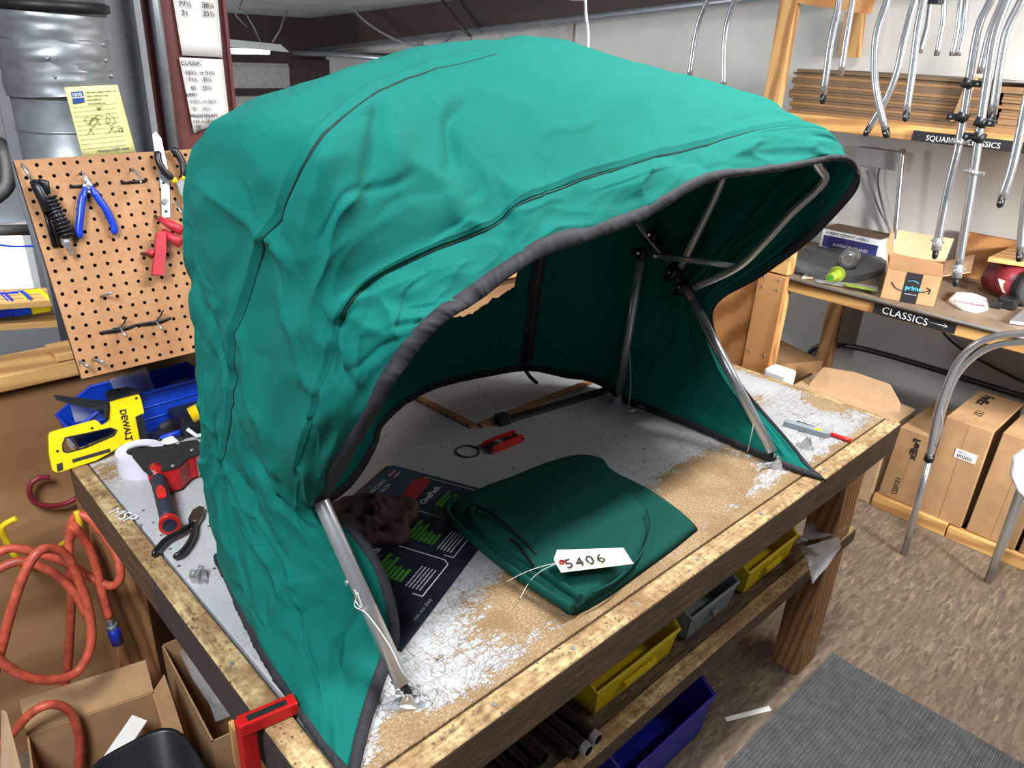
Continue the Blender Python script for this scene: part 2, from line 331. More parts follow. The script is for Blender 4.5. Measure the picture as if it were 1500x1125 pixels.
def text(s, size, loc, xd, yd, mat, parent, name='lettering', depth=.0004, shear=0, bold=0, space=1., align='LEFT'):
    xd = Vector(xd).normalized(); yd = Vector(yd); yd = (yd-xd*yd.dot(xd)).normalized(); zd = xd.cross(yd)
    c = bpy.data.curves.new('t', 'FONT'); c.body = s; c.size = size; c.extrude = depth; c.shear = shear; c.offset = bold; c.space_character = space; c.align_x = align; c.resolution_u = 3
    o = bpy.data.objects.new('t', c); COL.objects.link(o); bpy.context.view_layer.update()
    me = bpy.data.meshes.new_from_object(o.evaluated_get(bpy.context.evaluated_depsgraph_get())); bpy.data.objects.remove(o); bpy.data.curves.remove(c)
    R = Matrix((xd, yd, zd)).transposed(); b = MB(); b.add([Vector(loc)+R @ v.co for v in me.vertices], [tuple(p.vertices) for p in me.polygons]); bpy.data.meshes.remove(me)
    if not b.v: return None
    return b.build(name, mat, parent)
def stroke(pl, r, mat, parent, name='drawn_line'):
    b = MB()
    for p in pl: b.tube(p, r, 6)
    return b.build(name, mat, parent)
V = Vector
# ================================================================== the setting
def struct(name, b, mat, parent=None, bevel=0):
    o = b.build(name, mat, parent, bevel)
    if not parent: o['kind'] = 'structure'
    return o
struct('floor', MB().box((-2.2, -2.6, -.03), (4.0, 2.25, 0)), 'osb')
struct('floor_lower', MB().box((-1.5, 2.4, -1.3), (4.0, 7, -1.25)), 'grey_metal')
WR = 4.0
struct('wall_right', MB().box((WR, -2.6, -1.2), (WR+.1, 6.9, 3.1)), 'wallw')
struct('wall_back', MB().box((-1.5, 6.8, -1.25), (4.0, 6.9, 3.0)), 'grey_metal')
def slope(y, a, k): return a+(6.8-y)*k
b = MB(); yy = [6.8, -2.5]
b.hexa([V((3.86, 6.79, slope(6.8, 1.665, .095))), V((3.995, 6.79, slope(6.8, 1.665, .095))), V((3.995, -2.4, slope(-2.4, 1.665, .095))), V((3.86, -2.4, slope(-2.4, 1.665, .095))),
        V((3.86, 6.79, slope(6.8, 1.925, .072))), V((3.995, 6.79, slope(6.8, 1.925, .072))), V((3.995, -2.4, slope(-2.4, 1.925, .098))), V((3.86, -2.4, slope(-2.4, 1.925, .098)))])
struct('trim_1', b, 'brown_steel')
struct('trim_2', MB().tube([(3.84, 6.7, slope(6.7, 1.655, .095)), (3.84, -2.2, slope(-2.2, 1.655, .095))], .022, 10), 'galv')
b = MB(); b.hexa([V((.9, 6.8, 1.925)), V((4.0, 6.8, 1.925)), V((4.0, 3.2, 2.185)), V((.9, 3.2, 2.185)), V((.9, 6.8, 1.96)), V((4.0, 6.8, 1.96)), V((4.0, 3.2, 2.22)), V((.9, 3.2, 2.22))])
struct('ceiling', b, 'insul')
dr = MB().box((3.0, 6.74, -.6), (3.66, 6.79, 1.56)).build('door_1', 'door'); dr['kind'] = 'structure'
for k in range(9):
    MB().box((3.0, 6.725, -.55+k*.235), (3.66, 6.742, -.55+k*.235+.2)).build('panel', 'door', dr, .004)
struct('trim_3', MB().box((2.9, 6.66, 1.56), (3.99, 6.79, 1.93)), 'brown_steel'); struct('trim_4', MB().box((3.66, 6.6, -1.2), (3.99, 6.79, 1.6)), 'brown_steel')
struct('trim_5', MB().box((3.0, 6.68, 1.29), (3.7, 6.75, 1.35)), 'brown_steel')
struct('trim_6', MB().box((3.93, 5.2, -1.2), (3.995, 5.32, 2.02)), 'wallg'); struct('trim_7', MB().box((3.93, 3.62, -1.2), (3.99, 3.7, 2.0)), 'wallg')
wn = MB().box((.55, 6.7, -.12), (1.30, 6.78, .36)).build('window_1', 'daylight'); wn['kind'] = 'structure'
fr = MB()
for a_, b_ in (((.5, 6.66, .36), (1.36, 6.74, .41)), ((.5, 6.66, -.17), (1.36, 6.74, -.12)), ((1.30, 6.66, -.12), (1.35, 6.74, .36))): fr.box(a_, b_)
fr.build('window_frame', 'white', wn)
# half wall of plywood behind the bench
pw = MB().box((-2.1, 1.92, .0), (2.84, 1.94, 1.03)).build('wall_partition', 'ply_old'); pw['kind'] = 'structure'
MB().box((-2.1, 1.895, 1.045), (.56, 2.03, 1.085)).build('top_plate', 'wood_x', pw, .004)
MB().box((.56, 1.895, 1.045), (2.84, 2.03, 1.085)).build('top_plate', 'wood_x', pw, .004)
MB().box((-2.1, 1.94, .0), (2.84, 1.975, 1.04)).build('framing', 'wood_x', pw)
MB().box((.385, 1.90, 1.087), (.50, 1.99, 1.105)).build('wood_offcut', 'wood_x', pw, .002)
pe = MB().box((2.80, 1.32, 0), (2.835, 1.92, 1.03)).build('wall_end', 'ply', None, .002); pe['kind'] = 'structure'
MB().box((2.78, 1.31, 0), (2.80, 1.425, 1.035)).build('upright_board', 'ply_z', pe, .001)
MB().box((2.785, 1.31, 1.042), (2.84, 1.92, 1.145)).build('top_block', 'wood_y', pe, .003)
for z in (.98, 1.02, .7, .45, 1.1):
    for y in (1.335, 1.40): MB().cyl((2.782, y, z), (2.776, y, z), .004, n=8).build('screw', 'galv', pe)
# ================================================================== columns and duct behind the half wall
t = thing('air_duct', 'large round galvanised air duct with a taped joint, rising behind the pegboard', 'duct', (.590, 2.22, 1.0))
MB().tube([(.590, 2.22, 1.0), (.590, 2.22, 1.652)], .118, 40).build('duct_pipe', 'galv', t)
MB().tube([(.590, 2.22, 1.648), (.590, 2.22, 2.6)], .121, 40).build('duct_pipe', 'galv', t)
MB().lathe([(.118, 0), (.1205, .002), (.1205, .006), (.118, .008)], (.590, 2.22, 1.568), (0, 0, 1), 40).build('rib', 'galv', t)
def wrap(z, h, seedv, tilt):
    b = MB(); n = 60; m = 14; vs = []
    for j in range(m):
        for k in range(n):
            a = 2*math.pi*k/n; zz = z+h*j/(m-1)+tilt*math.cos(a+seedv)
            r = .1235+.004*noise.noise(V((math.cos(a)*2, math.sin(a)*2, zz*34+seedv)))+.0035*abs(noise.noise(V((math.cos(a)*1.3, math.sin(a)*1.3, zz*60+seedv))))
            vs.append(V((.590+r*math.cos(a), 2.22+r*math.sin(a), zz)))
    b.add(vs, [(j*n+k, j*n+(k+1) % n, (j+1)*n+(k+1) % n, (j+1)*n+k) for j in range(m-1) for k in range(n)], True); return b
wrap(1.655, .075, .3, .008).build('tape_wrap', 'galv', t); wrap(1.715, .07, 2.1, -.008).build('tape_wrap', 'galv', t); wrap(1.775, .06, 4.0, .006).build('tape_wrap', 'galv', t)
MB().lathe([(.12, 0), (.131, .004), (.131, .02), (.12, .025)], (.590, 2.22, 1.835), (0, 0, 1), 40).build('band', 'blackrub', t)
for k, (a, z) in enumerate([(-2.0, 1.74), (-1.95, 1.70), (-.9, 1.735), (-.8, 1.70), (-.85, 1.66), (-.9, 1.77)]):
    MB().cyl((.590+.121*math.cos(a), 2.22+.121*math.sin(a), z), (.590+.131*math.cos(a), 2.22+.131*math.sin(a), z), .0045, n=8).build('screw', 'galv', t)
t = thing('steel_column', 'grey painted tapered steel building column behind the air duct', 'column', (.64, 2.36, -1.2))
b = MB(); P = [(.475, 2.355, 1.95), (.472, 2.355, 1.4), (.510, 2.355, .9), (.54, 2.355, .1), (.82, 2.355, .1), (.82, 2.355, 1.95)]
b.prism(P, (0, .01, 0)).build('web', 'grey_metal', t)
MB().box((.815, 2.30, .1), (.832, 2.42, 2.6)).build('flange', 'grey_metal', t)
t = thing('steel_column', 'dark red primed steel column carrying the handwritten paper lists', 'column', (.99, 2.45, 0))
MB().box((.86, 2.42, 0), (1.115, 2.44, 2.6)).build('flange', 'maroon', t); MB().box((.975, 2.44, 0), (.99, 2.62, 2.6)).build('web', 'maroon', t); MB().box((.86, 2.60, 0), (1.115, 2.62, 2.6)).build('flange', 'maroon', t)
MB().box((1.108, 2.405, 0), (1.118, 2.44, 2.6)).build('lip', 'maroon', t)
t = thing('conduit', 'thin galvanised conduit pipe running down the dark red column', 'pipe', (.905, 2.395, 1.0))
MB().tube([(.905, 2.395, 1.0), (.905, 2.395, 2.6)], .0155, 16).build('pipe', 'galv', t); MB().box((.88, 2.40, 1.95), (.93, 2.42, 1.97)).build('strap', 'galv', t)
# two paper lists on the column, and the yellow note
def sheet(name, label, cat, quad, mat, group=None, curl=.004):
    b = MB(); n = 6; vs = []
    for j in range(n+1):
        for i in range(n+1):
            u = i/n; v = j/n; p = quad[0].lerp(quad[1], u).lerp(quad[3].lerp(quad[2], u), v); vs.append(p+V((0, -curl*abs(2*u-1)**3*(.4+v), 0)))
    b.add(vs, [(j*(n+1)+i, (j+1)*(n+1)+i, (j+1)*(n+1)+i+1, j*(n+1)+i+1) for j in range(n) for i in range(n)], True)
    base = V(((quad[0]+quad[1]+quad[2]+quad[3])/4)); t = thing(name, label, cat, base, group); b.build('sheet', mat, t, solid=.0006); return t
yc = 2.412
q = ats('y', yc, [(248, -30), (316, -30), (325, 84), (266, 81)])
t = sheet('paper_list', 'upper white paper list taped on the dark red column, mostly blank below two lines', 'paper', q, 'paper')
HX, HY = V((1, 0, 0)), V((0, 0, 1))
def tx(s, size, u, v, y, par, mat='ink', xd=HX, yd=HY, **k):
    return text(s, size, at('y', y, u, v), xd, yd, mat, par, **k)
tx('77½', .021, 262, 9, yc-.008, t); tx('38¼', .021, 296, 11, yc-.008, t); tx('71', .021, 266, 23, yc-.008, t); tx('35½', .021, 297, 23, yc-.008, t)
q = ats('y', yc, [(262, 84), (326, 87), (335, 175), (283, 195)])
t = sheet('paper_list', 'lower handwritten paper list headed CLASSIC, on the dark red column', 'paper', q, 'paper')
for s, u, v, z in [('CLASSIC', 265, 95, .017), ('103½ → 51¾', 271, 109, .016), ('71½   35¼', 276, 119, .016), ('65    32½', 280, 131, .016), ('LIMO', 273, 141, .014), ('113½ → 56¾', 278, 151, .0145), ('75    37½', 282, 162, .0145), ('MAINSTREAM', 279, 172, .0135), ('113 → 56½', 283, 180, .013), ('126', 286, 187, .012), ('138', 288, 193, .012)]:
    tx(s, z, u, v, yc-.008, t, mat='greytext' if '113½' in s or s.startswith('75') else 'ink')
# ================================================================== pegboard, leaning back against the duct
B0 = at('y', 1.69, 120, 555); T0 = at('y', 1.85, 20, 235); up = (T0-B0); HGT = up.length; up.normalize(); rt = (at('y', 1.69, 310, 510)-B0).normalized(); pn = rt.cross(up).normalized()
NR, NC = 19, 24; ph = HGT/NR; pw_ = .0258
pb = MB(); TH = .005
def cell(o, n2):
    c = [o, o+rt*pw_, o+rt*pw_+up*ph, o+up*ph]; m = o+rt*pw_/2+up*ph/2; ring = [m+(rt*math.cos(a)+up*math.sin(a))*.0042 for a in [math.pi*(1.25+.25*k) for k in range(8)]]
    vs = c+ring; fs = []
    for k in range(4):
        a = 4+2*k; fs += [(k, (k+1) % 4, 4+(2*k+2) % 8, 4+2*k+1), (k, 4+2*k+1, 4+2*k)]
    pb.add(vs, fs)
    pb.add(ring+[r-pn*TH for r in ring], [(k, (k+1) % 8, 8+(k+1) % 8, 8+k) for k in range(8)])
pn = -pn if pn.dot(CAM-B0) < 0 else pn
for j in range(NR):
    for i in range(NC): cell(B0+rt*pw_*i+up*ph*j, 8)
W_ = pw_*NC; H_ = ph*NR; c4 = [B0, B0+rt*W_, B0+rt*W_+up*H_, B0+up*H_]
pb.add(c4+[c-pn*TH for c in c4], [(0, 4, 5, 1), (1, 5, 6, 2), (2, 6, 7, 3), (3, 7, 4, 0)])
t = thing('pegboard', 'brown hardboard pegboard with rows of holes, leaning behind the bench', 'pegboard', B0+rt*W_/2)
pb.build('panel', 'peg', t)
bk = MB(); bk.prism([c-pn*.012 for c in c4], -pn*.002).build('hole_shade', 'dark', t)  # dark sheet added behind the holes to give them their darkness
MB().box((.52, 1.73, 1.135), (.58, 1.96, 1.155)).build('batten', 'wood_x', t); MB().box((.52, 1.93, 1.086), (.58, 1.96, 1.135)).build('batten', 'wood_x', t)
PB = t
def pg(u, v, off=0): return on(B0, pn, u, v)+pn*off
# ================================================================== the workbench
tb = thing('workbench', 'heavy wooden workbench with a worn white painted top', 'workbench', (1.2, 1.2, 0))
MB().box((.369, .630, .872), (2.108, 1.90, .90)).build('tabletop', 'top', tb, .002)
b = MB(); b.box((.375, .5845, .811), (2.132, .6275, .90)); b.build('front_edge_board', 'edge_x', tb, .006, seg=3)
b = MB(); b.hexa([V((.317, .600, .811)), V((.362, .600, .811)), V((.366, 1.745, .811)), V((.332, 1.745, .811)), V((.317, .600, .902)), V((.362, .600, .902)), V((.366, 1.745, .902)), V((.332, 1.745, .902))]); b.build('left_edge_board', 'edge_y', tb, .005, seg=3)
MB().box((2.110, .63, .80), (2.134, 1.90, .899)).build('right_edge_board', 'edge_y', tb, .003)
for (x, y) in ((2.0, .64), (.34, .66), (.34, 1.70), (2.0, 1.78)): MB().box((x, y, 0), (x+.12 if x > 1 else x+.09, y+.09, .81)).build('leg', 'leg', tb, .003)
MB().box((.37, .80, .74), (2.1, 1.88, .871)).build('apron', 'leg', tb)
MB().box((.435, .677, .482), (1.995, 1.80, .500)).build('lower_shelf', 'osb_shelf', tb)
MB().box((.435, .634, .455), (2.17, .675, .502)).build('shelf_rail', 'edge_x', tb, .003)
for (u, v) in [(340, 973), (205, 770)]:
    p = at('z', .902, u, v); MB().cyl(p, p+V((0, 0, .0015)), .004, n=10).build('screw', 'galv', tb)
for x in (.6, .78, .95, 1.15, 1.4, 1.7): MB().cyl((x, .606, .9), (x, .606, .9012), .004, n=10).build('nail_head', 'galv', tb)
text('MSP', .040, at('z', .9035, 155, 752), (.35, -1, 0), (1, .55, 0), 'whiteprint', tb, 'chalk_lettering', space=.95)
# ================================================================== floor mat
t = MB(); nr = 130; y0, y1, x0, x1 = -.9, .61, 1.1, 2.18; prof = []
for k in range(nr):
    ya = y0+(y1-y0)*k/nr; w_ = (y1-y0)/nr; prof += [(ya, .0075), (ya+w_*.3, .0125), (ya+w_*.6, .0125), (ya+w_*.85, .0075)]
prof = [(y0, 0), (y0, .008)]+prof+[(y1, .008), (y1, 0)]
t.prism([V((x0, y, z)) for y, z in prof], (x1-x0, 0, 0)); o = t.build('floor_mat', 'mat'); tag(o, 'grey ribbed rubber mat lying on the floor in front of the workbench', 'mat')
# ================================================================== the green canopy
A_ = [(0, .36, .62, .905), (.04, .44, .70, .905), (.08, .518, .765, .912), (.12, .553, .787, .95), (.16, .562, .835, 1.03), (.19, .545, .89, 1.09), (.22, .520, .95, 1.112), (.245, .488, .85, 1.217), (.275, .47, .741, 1.35), (.31, .47, .678, 1.44), (.345, .49, .664, 1.479), (.38, .527, .66, 1.512), (.41, .558, .66, 1.525), (.44, .60, .67, 1.530), (.48, .645, .67, 1.55), (.52, .715, .67, 1.571), (.56, .815, .67, 1.581), (.60, .92, .67, 1.593), (.65, 1.11, .67, 1.637), (.70, 1.335, .67, 1.636), (.75, 1.59, .675, 1.635), (.78, 1.66, .665, 1.585), (.81, 1.66, .73, 1.469), (.85, 1.665, .838, 1.348), (.89, 1.67, .965, 1.210), (.92, 1.675, .874, 1.070), (.955, 1.67, .708, .962), (.98, 1.655, .62, .915), (1, 1.645, .58, .905)]
B_ = [(0, .362, .69, .905), (.06, .43, .82, .945), (.12, .455, .88, 1.03), (.17, .455, .91, 1.12), (.22, .447, .90, 1.19), (.26, .435, .83, 1.30), (.30, .425, .76, 1.41), (.35, .43, .725, 1.51), (.40, .475, .72, 1.56), (.44, .565, .72, 1.585), (.48, .665, .72, 1.602), (.52, .712, .72, 1.625), (.56, .786, .72, 1.641), (.60, .859, .72, 1.655), (.65, 1.02, .72, 1.670), (.70, 1.194, .72, 1.691), (.725, 1.301, .72, 1.702), (.755, 1.50, .72, 1.697), (.775, 1.60, .715, 1.665), (.79, 1.645, .71, 1.60), (.81, 1.655, .76, 1.50), (.85, 1.658, .87, 1.36), (.89, 1.66, .98, 1.21), (.92, 1.66, .90, 1.07), (.955, 1.655, .76, .97), (1, 1.625, .68, .905)]
C_ = [(0, .388, .95, .905), (.06, .408, 1.0, .97), (.12, .418, 1.06, 1.09), (.17, .42, 1.065, 1.17), (.22, .42, 1.03, 1.26), (.28, .42, .965, 1.42), (.33, .42, .872, 1.561), (.37, .42, .80, 1.640), (.405, .44, .77, 1.700), (.44, .515, .81, 1.735), (.48, .61, .87, 1.760), (.52, .702, .90, 1.781), (.56, .85, .92, 1.797), (.60, 1.02, .93, 1.806), (.65, 1.20, .91, 1.793), (.70, 1.40, .875, 1.760), (.74, 1.535, .83, 1.718), (.77, 1.615, .83, 1.672), (.80, 1.652, .86, 1.59), (.85, 1.658, .98, 1.38), (.89, 1.66, 1.04, 1.22), (.93, 1.655, 1.03, 1.06), (1, 1.625, .95, .905)]
D_ = [(0, .425, 1.14, .905), (.07, .42, 1.15, .99), (.14, .42, 1.13, 1.13), (.22, .42, 1.115, 1.27), (.30, .42, 1.09, 1.47), (.355, .42, 1.07, 1.60), (.385, .422, 1.05, 1.656), (.42, .470, 1.06, 1.702), (.45, .555, 1.07, 1.724), (.48, .655, 1.08, 1.745), (.53, .82, 1.09, 1.779), (.60, 1.04, 1.13, 1.79), (.66, 1.25, 1.13, 1.765), (.72, 1.45, 1.10, 1.71), (.76, 1.58, 1.10, 1.65), (.80, 1.645, 1.12, 1.54), (.86, 1.655, 1.16, 1.33), (.92, 1.64, 1.17, 1.09), (1, 1.605, 1.14, .905)]
E_ = [(0, .43, 1.18, .905), (.08, .445, 1.19, .97), (.2, .475, 1.21, 1.12), (.30, .51, 1.24, 1.28), (.39, .555, 1.27, 1.37), (.45, .64, 1.32, 1.39), (.6, 1.05, 1.42, 1.41), (.72, 1.38, 1.38, 1.39), (.78, 1.53, 1.33, 1.36), (.84, 1.61, 1.27, 1.27), (.92, 1.63, 1.22, 1.06), (1, 1.615, 1.19, .905)]
F_ = [(0, .434, 1.209, .905), (.1, .52, 1.22, .91), (.25, .70, 1.21, .93), (.35, .86, 1.31, .94), (.42, .95, 1.40, .945), (.50, 1.08, 1.47, .945), (.60, 1.20, 1.50, .94), (.70, 1.35, 1.48, .94), (.78, 1.47, 1.42, .95), (.86, 1.55, 1.34, .935), (.93, 1.615, 1.28, .92), (.97, 1.625, 1.24, .91), (1, 1.62, 1.21, .905)]
SEC = [(0, A_), (.22, B_), (.5, C_), (.72, D_), (.87, E_), (1, F_)]
def herm(ts, ps, q):
    ts = np.array(ts, float); ps = np.array(ps, float); n = len(ts); h = np.diff(ts); d = np.diff(ps, axis=0)/h[:, None]; m = np.zeros_like(ps)
    m[0] = d[0]; m[-1] = d[-1]
    for i in range(1, n-1):
        a, b_ = d[i-1], d[i]; w1, w2 = 2*h[i]+h[i-1], h[i]+2*h[i-1]
        hm = np.where(a*b_ > 0, (w1+w2)/(w1/np.where(a == 0, 1, a)+w2/np.where(b_ == 0, 1, b_)), 0); av = (a*h[i]+b_*h[i-1])/(h[i]+h[i-1])
        m[i] = .5*hm+.5*av
    i = np.clip(np.searchsorted(ts, q, 'right')-1, 0, n-2); s = ((q-ts[i])/h[i])[:, None]; hh = h[i][:, None]
    return (2*s**3-3*s**2+1)*ps[i]+(s**3-2*s**2+s)*hh*m[i]+(-2*s**3+3*s**2)*ps[i+1]+(s**3-s**2)*hh*m[i+1]
NU, NV = 420, 210
uq = np.linspace(0, 1, NU); vq = np.linspace(0, 1, NV)
S6 = np.array([herm([p[0] for p in s], [p[1:] for p in s], uq) for _, s in SEC])   # 6,NU,3
G = np.zeros((NV, NU, 3)); vt = [s[0] for s in SEC]
for i in range(NU): G[:, i, :] = herm(vt, S6[:, i, :], vq)
def smooth_u(G, it):
    for _ in range(it): G[:, 1:-1] = .5*G[:, 1:-1]+.25*(G[:, :-2]+G[:, 2:])
    return G
G = smooth_u(G, 3)
def normals(G):
    du = np.gradient(G, axis=1); dv = np.gradient(G, axis=0); n = np.cross(du, dv); n /= np.maximum(np.linalg.norm(n, axis=2, keepdims=True), 1e-9); return n
N_ = normals(G); cen = np.array([1.03, 1.0, 1.15]); sgn = np.sign(np.sum(N_*(G-cen), axis=2).mean()); N_ = N_*sgn
rng = np.random.RandomState(5); disp = np.zeros((NV, NU)); UU, VV = np.meshgrid(uq*3.1, vq*1.35)      # metres along the cloth
lf = np.array([[noise.noise(V((uq[i]*9, vq[j]*4, 3.3)))*.010+noise.noise(V((uq[i]*26, vq[j]*10, 9.)))*.0055 for i in range(NU)] for j in range(NV)]); disp += lf
def crease(u, v, ang, L, wd, amp, kind=0):
    global disp
    c, s = math.cos(ang), math.sin(ang); x = (UU-u)*c+(VV-v)*s; y = -(UU-u)*s+(VV-v)*c+.10*x*x/L
    y = y+.012*math.sin(7*u+11*v)*np.sin(x*38+u*9); env = np.exp(-(x/(L*.5))**4)
    if kind == 0: p = np.exp(-np.abs(y)/wd)
    elif kind == 1: p = np.exp(-(y/wd)**2)
    else: p = np.where(y > 0, np.exp(-y/wd), -np.exp(y/(wd*.6))*.6)*np.clip(np.abs(y)/.004, 0, 1)
    disp += amp*env*p
U1 = 3.1; V1_ = 1.35
for k in range(230):   # tension folds all over
    u = rng.uniform(.03, .97)*U1; v = rng.uniform(.02, .95)*V1_; roof = .40 < u/U1 < .76
    crease(u, v, rng.normal(1.1 if u/U1 < .4 else .5, .9), rng.uniform(.08, .22 if roof else .34), rng.uniform(.008, .022), rng.uniform(-1, 1)*(.0050 if roof else .0068), rng.choice([0, 0, 1, 2]))
for (u, v, a, L, wd, amp, kd) in [(.20, .30, 1.25, .45, .025, -.014, 1), (.26, .40, 1.0, .4, .02, .012, 0), (.17, .45, .9, .42, .022, .012, 0), (.13, .35, .55, .3, .02, -.011, 1), (.24, .16, 1.2, .26, .018, .012, 0), (.31, .30, 1.3, .36, .02, .009, 0), (.35, .55, 1.4, .4, .02, .010, 0), (.10, .55, .5, .36, .02, .010, 0), (.28, .62, 1.1, .5, .022, -.009, 1),
        (.40, .36, .4, .35, .02, .009, 0), (.44, .42, .9, .22, .02, -.014, 1), (.46, .30, 1.8, .25, .022, .010, 0), (.50, .38, .5, .22, .018, -.010, 1), (.06, .25, .3, .22, .018, .009, 0), (.22, .75, 1.2, .5, .025, .010, 0), (.33, .20, 1.0, .25, .018, -.010, 1), (.38, .12, .9, .2, .015, .008, 0),
        (.77, .08, 1.5, .25, .012, -.009, 0), (.735, .06, 1.4, .22, .012, .008, 0), (.70, .10, 1.2, .2, .012, .006, 0), (.66, .10, 1.3, .2, .012, -.006, 0), (.62, .12, 1.1, .2, .014, .007, 0), (.80, .15, .9, .25, .015, .007, 0), (.79, .3, .9, .25, .015, .007, 0)]:
    crease(u*U1, v*V1_, a, L, wd, amp, kd)
def seam(v0, amp, lo, hi):
    global disp
    y = VV-v0*V1_; e = np.clip((UU/U1-lo)/.03, 0, 1)*np.clip((hi-UU/U1)/.03, 0, 1)
    disp += e*amp*np.where(y >= 0, np.exp(-y/.035), -.55*np.exp(y/.012))
disp += np.array([[.0045*(1-2.6*abs(noise.noise(V((uq[i]*3.1*5+noise.noise(V((uq[i]*9,vq[j]*5,1)))*1.2, vq[j]*1.35*5, 20.)))))*(0.8 if .42<uq[i]<.76 else 1.) for i in range(NU)] for j in range(NV)])
disp += np.array([[.0022*(1-2.6*abs(noise.noise(V((uq[i]*3.1*11, vq[j]*1.35*9+uq[i]*6, 31.)))))*(0.8 if .42<uq[i]<.76 else 1.) for i in range(NU)] for j in range(NV)])
seam(.225, .008, .24, .80); seam(.505, .008, .10, .62); seam(.735, .005, .1, .9)
disp[:] = np.where(True, disp, 0)
edgef = np.clip(np.minimum(np.minimum(vq, 1-vq)[:, None]/.03, np.minimum(uq, 1-uq)[None, :]/.02), .35, 1); disp *= edgef
G = G+N_*disp[:, :, None]
low = (G[:, :, 2] < .903); G[:, :, 2] = np.where(low & (G[:, :, 0] > .3), .903+.0*G[:, :, 2], G[:, :, 2])
hole = np.zeros((NV, NU), bool)
def hb(x): return 1.146+.62*max(0, x-1.29)
zr = G[:, int(.64*NU), 2]; J0 = max(j for j in range(NV) if zr[j] > 1.146)+1; JT = min(j for j in range(NV) if vq[j] > .8 and zr[j] < 1.32)
cols = [i for i in range(NU) if 1.05 < G[J0, i, 0] < 1.40 and uq[i] > .4]
for i in cols:
    hole[JT:J0, i] = True
    if True:
        tz = hb(G[J0, i, 0])+.006*noise.noise(V((i*.3, 0, 0)))+.004*noise.noise(V((i*.9, 5, 0)))
        for j in range(J0, JT, -1):
            if G[j-1, i, 2] >= tz: a_, b_ = G[j-1, i].copy(), G[j, i].copy(); G[J0, i] = b_+(a_-b_)*np.clip((tz-b_[2])/max(1e-6, a_[2]-b_[2]), 0, 1); break
ct = thing('canopy', 'large green canvas canopy with black binding, draped over a tube frame on the bench', 'canopy', (1.03, 1.0, .90))
b = MB(); vs = [V(G[j, i]) for j in range(NV) for i in range(NU)]
fs = [(j*NU+i, j*NU+i+1, (j+1)*NU+i+1, (j+1)*NU+i) for j in range(NV-1) for i in range(NU-1) if not (hole[j, i] and hole[j, i+1])]
if sgn > 0: pass
else: fs = [f[::-1] for f in fs]
b.add(vs, fs, True); o = b.build('cloth', 'teal', ct); md = o.modifiers.new('solid', 'SOLIDIFY'); md.thickness = .0014; md.offset = -1
def binding(idx, inner, name, wd=.019, th=.0032):
    P = [V(G[j, i]) for j, i in idx]; Q = [V(G[j, i]) for j, i in inner]; Nn = [V(N_[j, i]) for j, i in idx]; rings = []
    for k, (p, q, n) in enumerate(zip(P, Q, Nn)):
        d = (q-p); d.normalize(); wv = .0012*math.sin(k*1.7)+.001*math.sin(k*.61); a = th+max(0, wv)
        rings.append([p-d*.003+n*a, p+d*wd*.5+n*(a+.0006), p+d*wd+n*th*.8, p+d*wd-n*(th+.001), p+d*wd*.5-n*(a+.0016), p-d*.003-n*(a+.001)])
    m = len(rings); bb = MB(); bb.add([x for r in rings for x in r], [(i*6+k, i*6+(k+1) % 6, (i+1)*6+(k+1) % 6, (i+1)*6+k) for i in range(m-1) for k in range(6)], True)
    return bb.build(name, 'bind', ct)
binding([(0, i) for i in range(NU)], [(4, i) for i in range(NU)], 'binding')
binding([(NV-1, i) for i in range(NU)], [(NV-4, i) for i in range(NU)], 'binding')
binding([(j, 0) for j in range(NV)], [(j, 3) for j in range(NV)], 'binding'); binding([(j, NU-1) for j in range(NV)], [(j, NU-4) for j in range(NV)], 'binding')
def seam_shade(vc, u0, u1, name='seam_shade_line'):
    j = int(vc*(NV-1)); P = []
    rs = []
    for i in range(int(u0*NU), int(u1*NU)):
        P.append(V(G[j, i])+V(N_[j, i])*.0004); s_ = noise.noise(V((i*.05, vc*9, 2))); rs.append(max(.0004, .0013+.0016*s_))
    return MB().tube(P, rs, 6).build(name, 'seamshade', ct)
seam_shade(.220, .36, .78); seam_shade(.500, .14, .56)  # thin dark tubes drawn as the shadow line of the seam folds
# zip strip on the inside of the back curtain
def strip_on(uc, v0, v1, wd, off, name, mat):
    js = [j for j in range(NV) if v0 <= vq[j] <= v1]; bb = MB(); rg = []
    for j in js:
        ii = int((uc-.042*(1-vq[j])/.2)*(NU-1)); p = V(G[j, ii]); n = V(N_[j, ii])*-1; s = (V(G[j, ii+3])-V(G[j, ii-3])).normalized(); rg.append([p+n*off+s*wd, p+n*(off+.0015)+s*wd, p+n*(off+.0015)-s*wd, p+n*off-s*wd])
    m = len(rg); bb.add([x for r in rg for x in r], [(i*4+k, i*4+(k+1) % 4, (i+1)*4+(k+1) % 4, (i+1)*4+k) for i in range(m-1) for k in range(4)]+[(3, 2, 1, 0), (m*4-4, m*4-3, m*4-2, m*4-1)]); return bb.build(name, mat, ct)
strip_on(.775, .80, .995, .018, .003, 'zip_tape', 'zip'); strip_on(.775, .80, .998, .004, .006, 'zip_teeth', 'black')
zp = V(G[NV-1, int(.775*(NU-1))]); MB().tube([zp+V((-.01, -.012, .012)), zp+V((.0, -.03, -.012)), zp+V((.012, -.05, -.030))], .006, 8, flat=.5).build('zip_pull', 'black', ct)
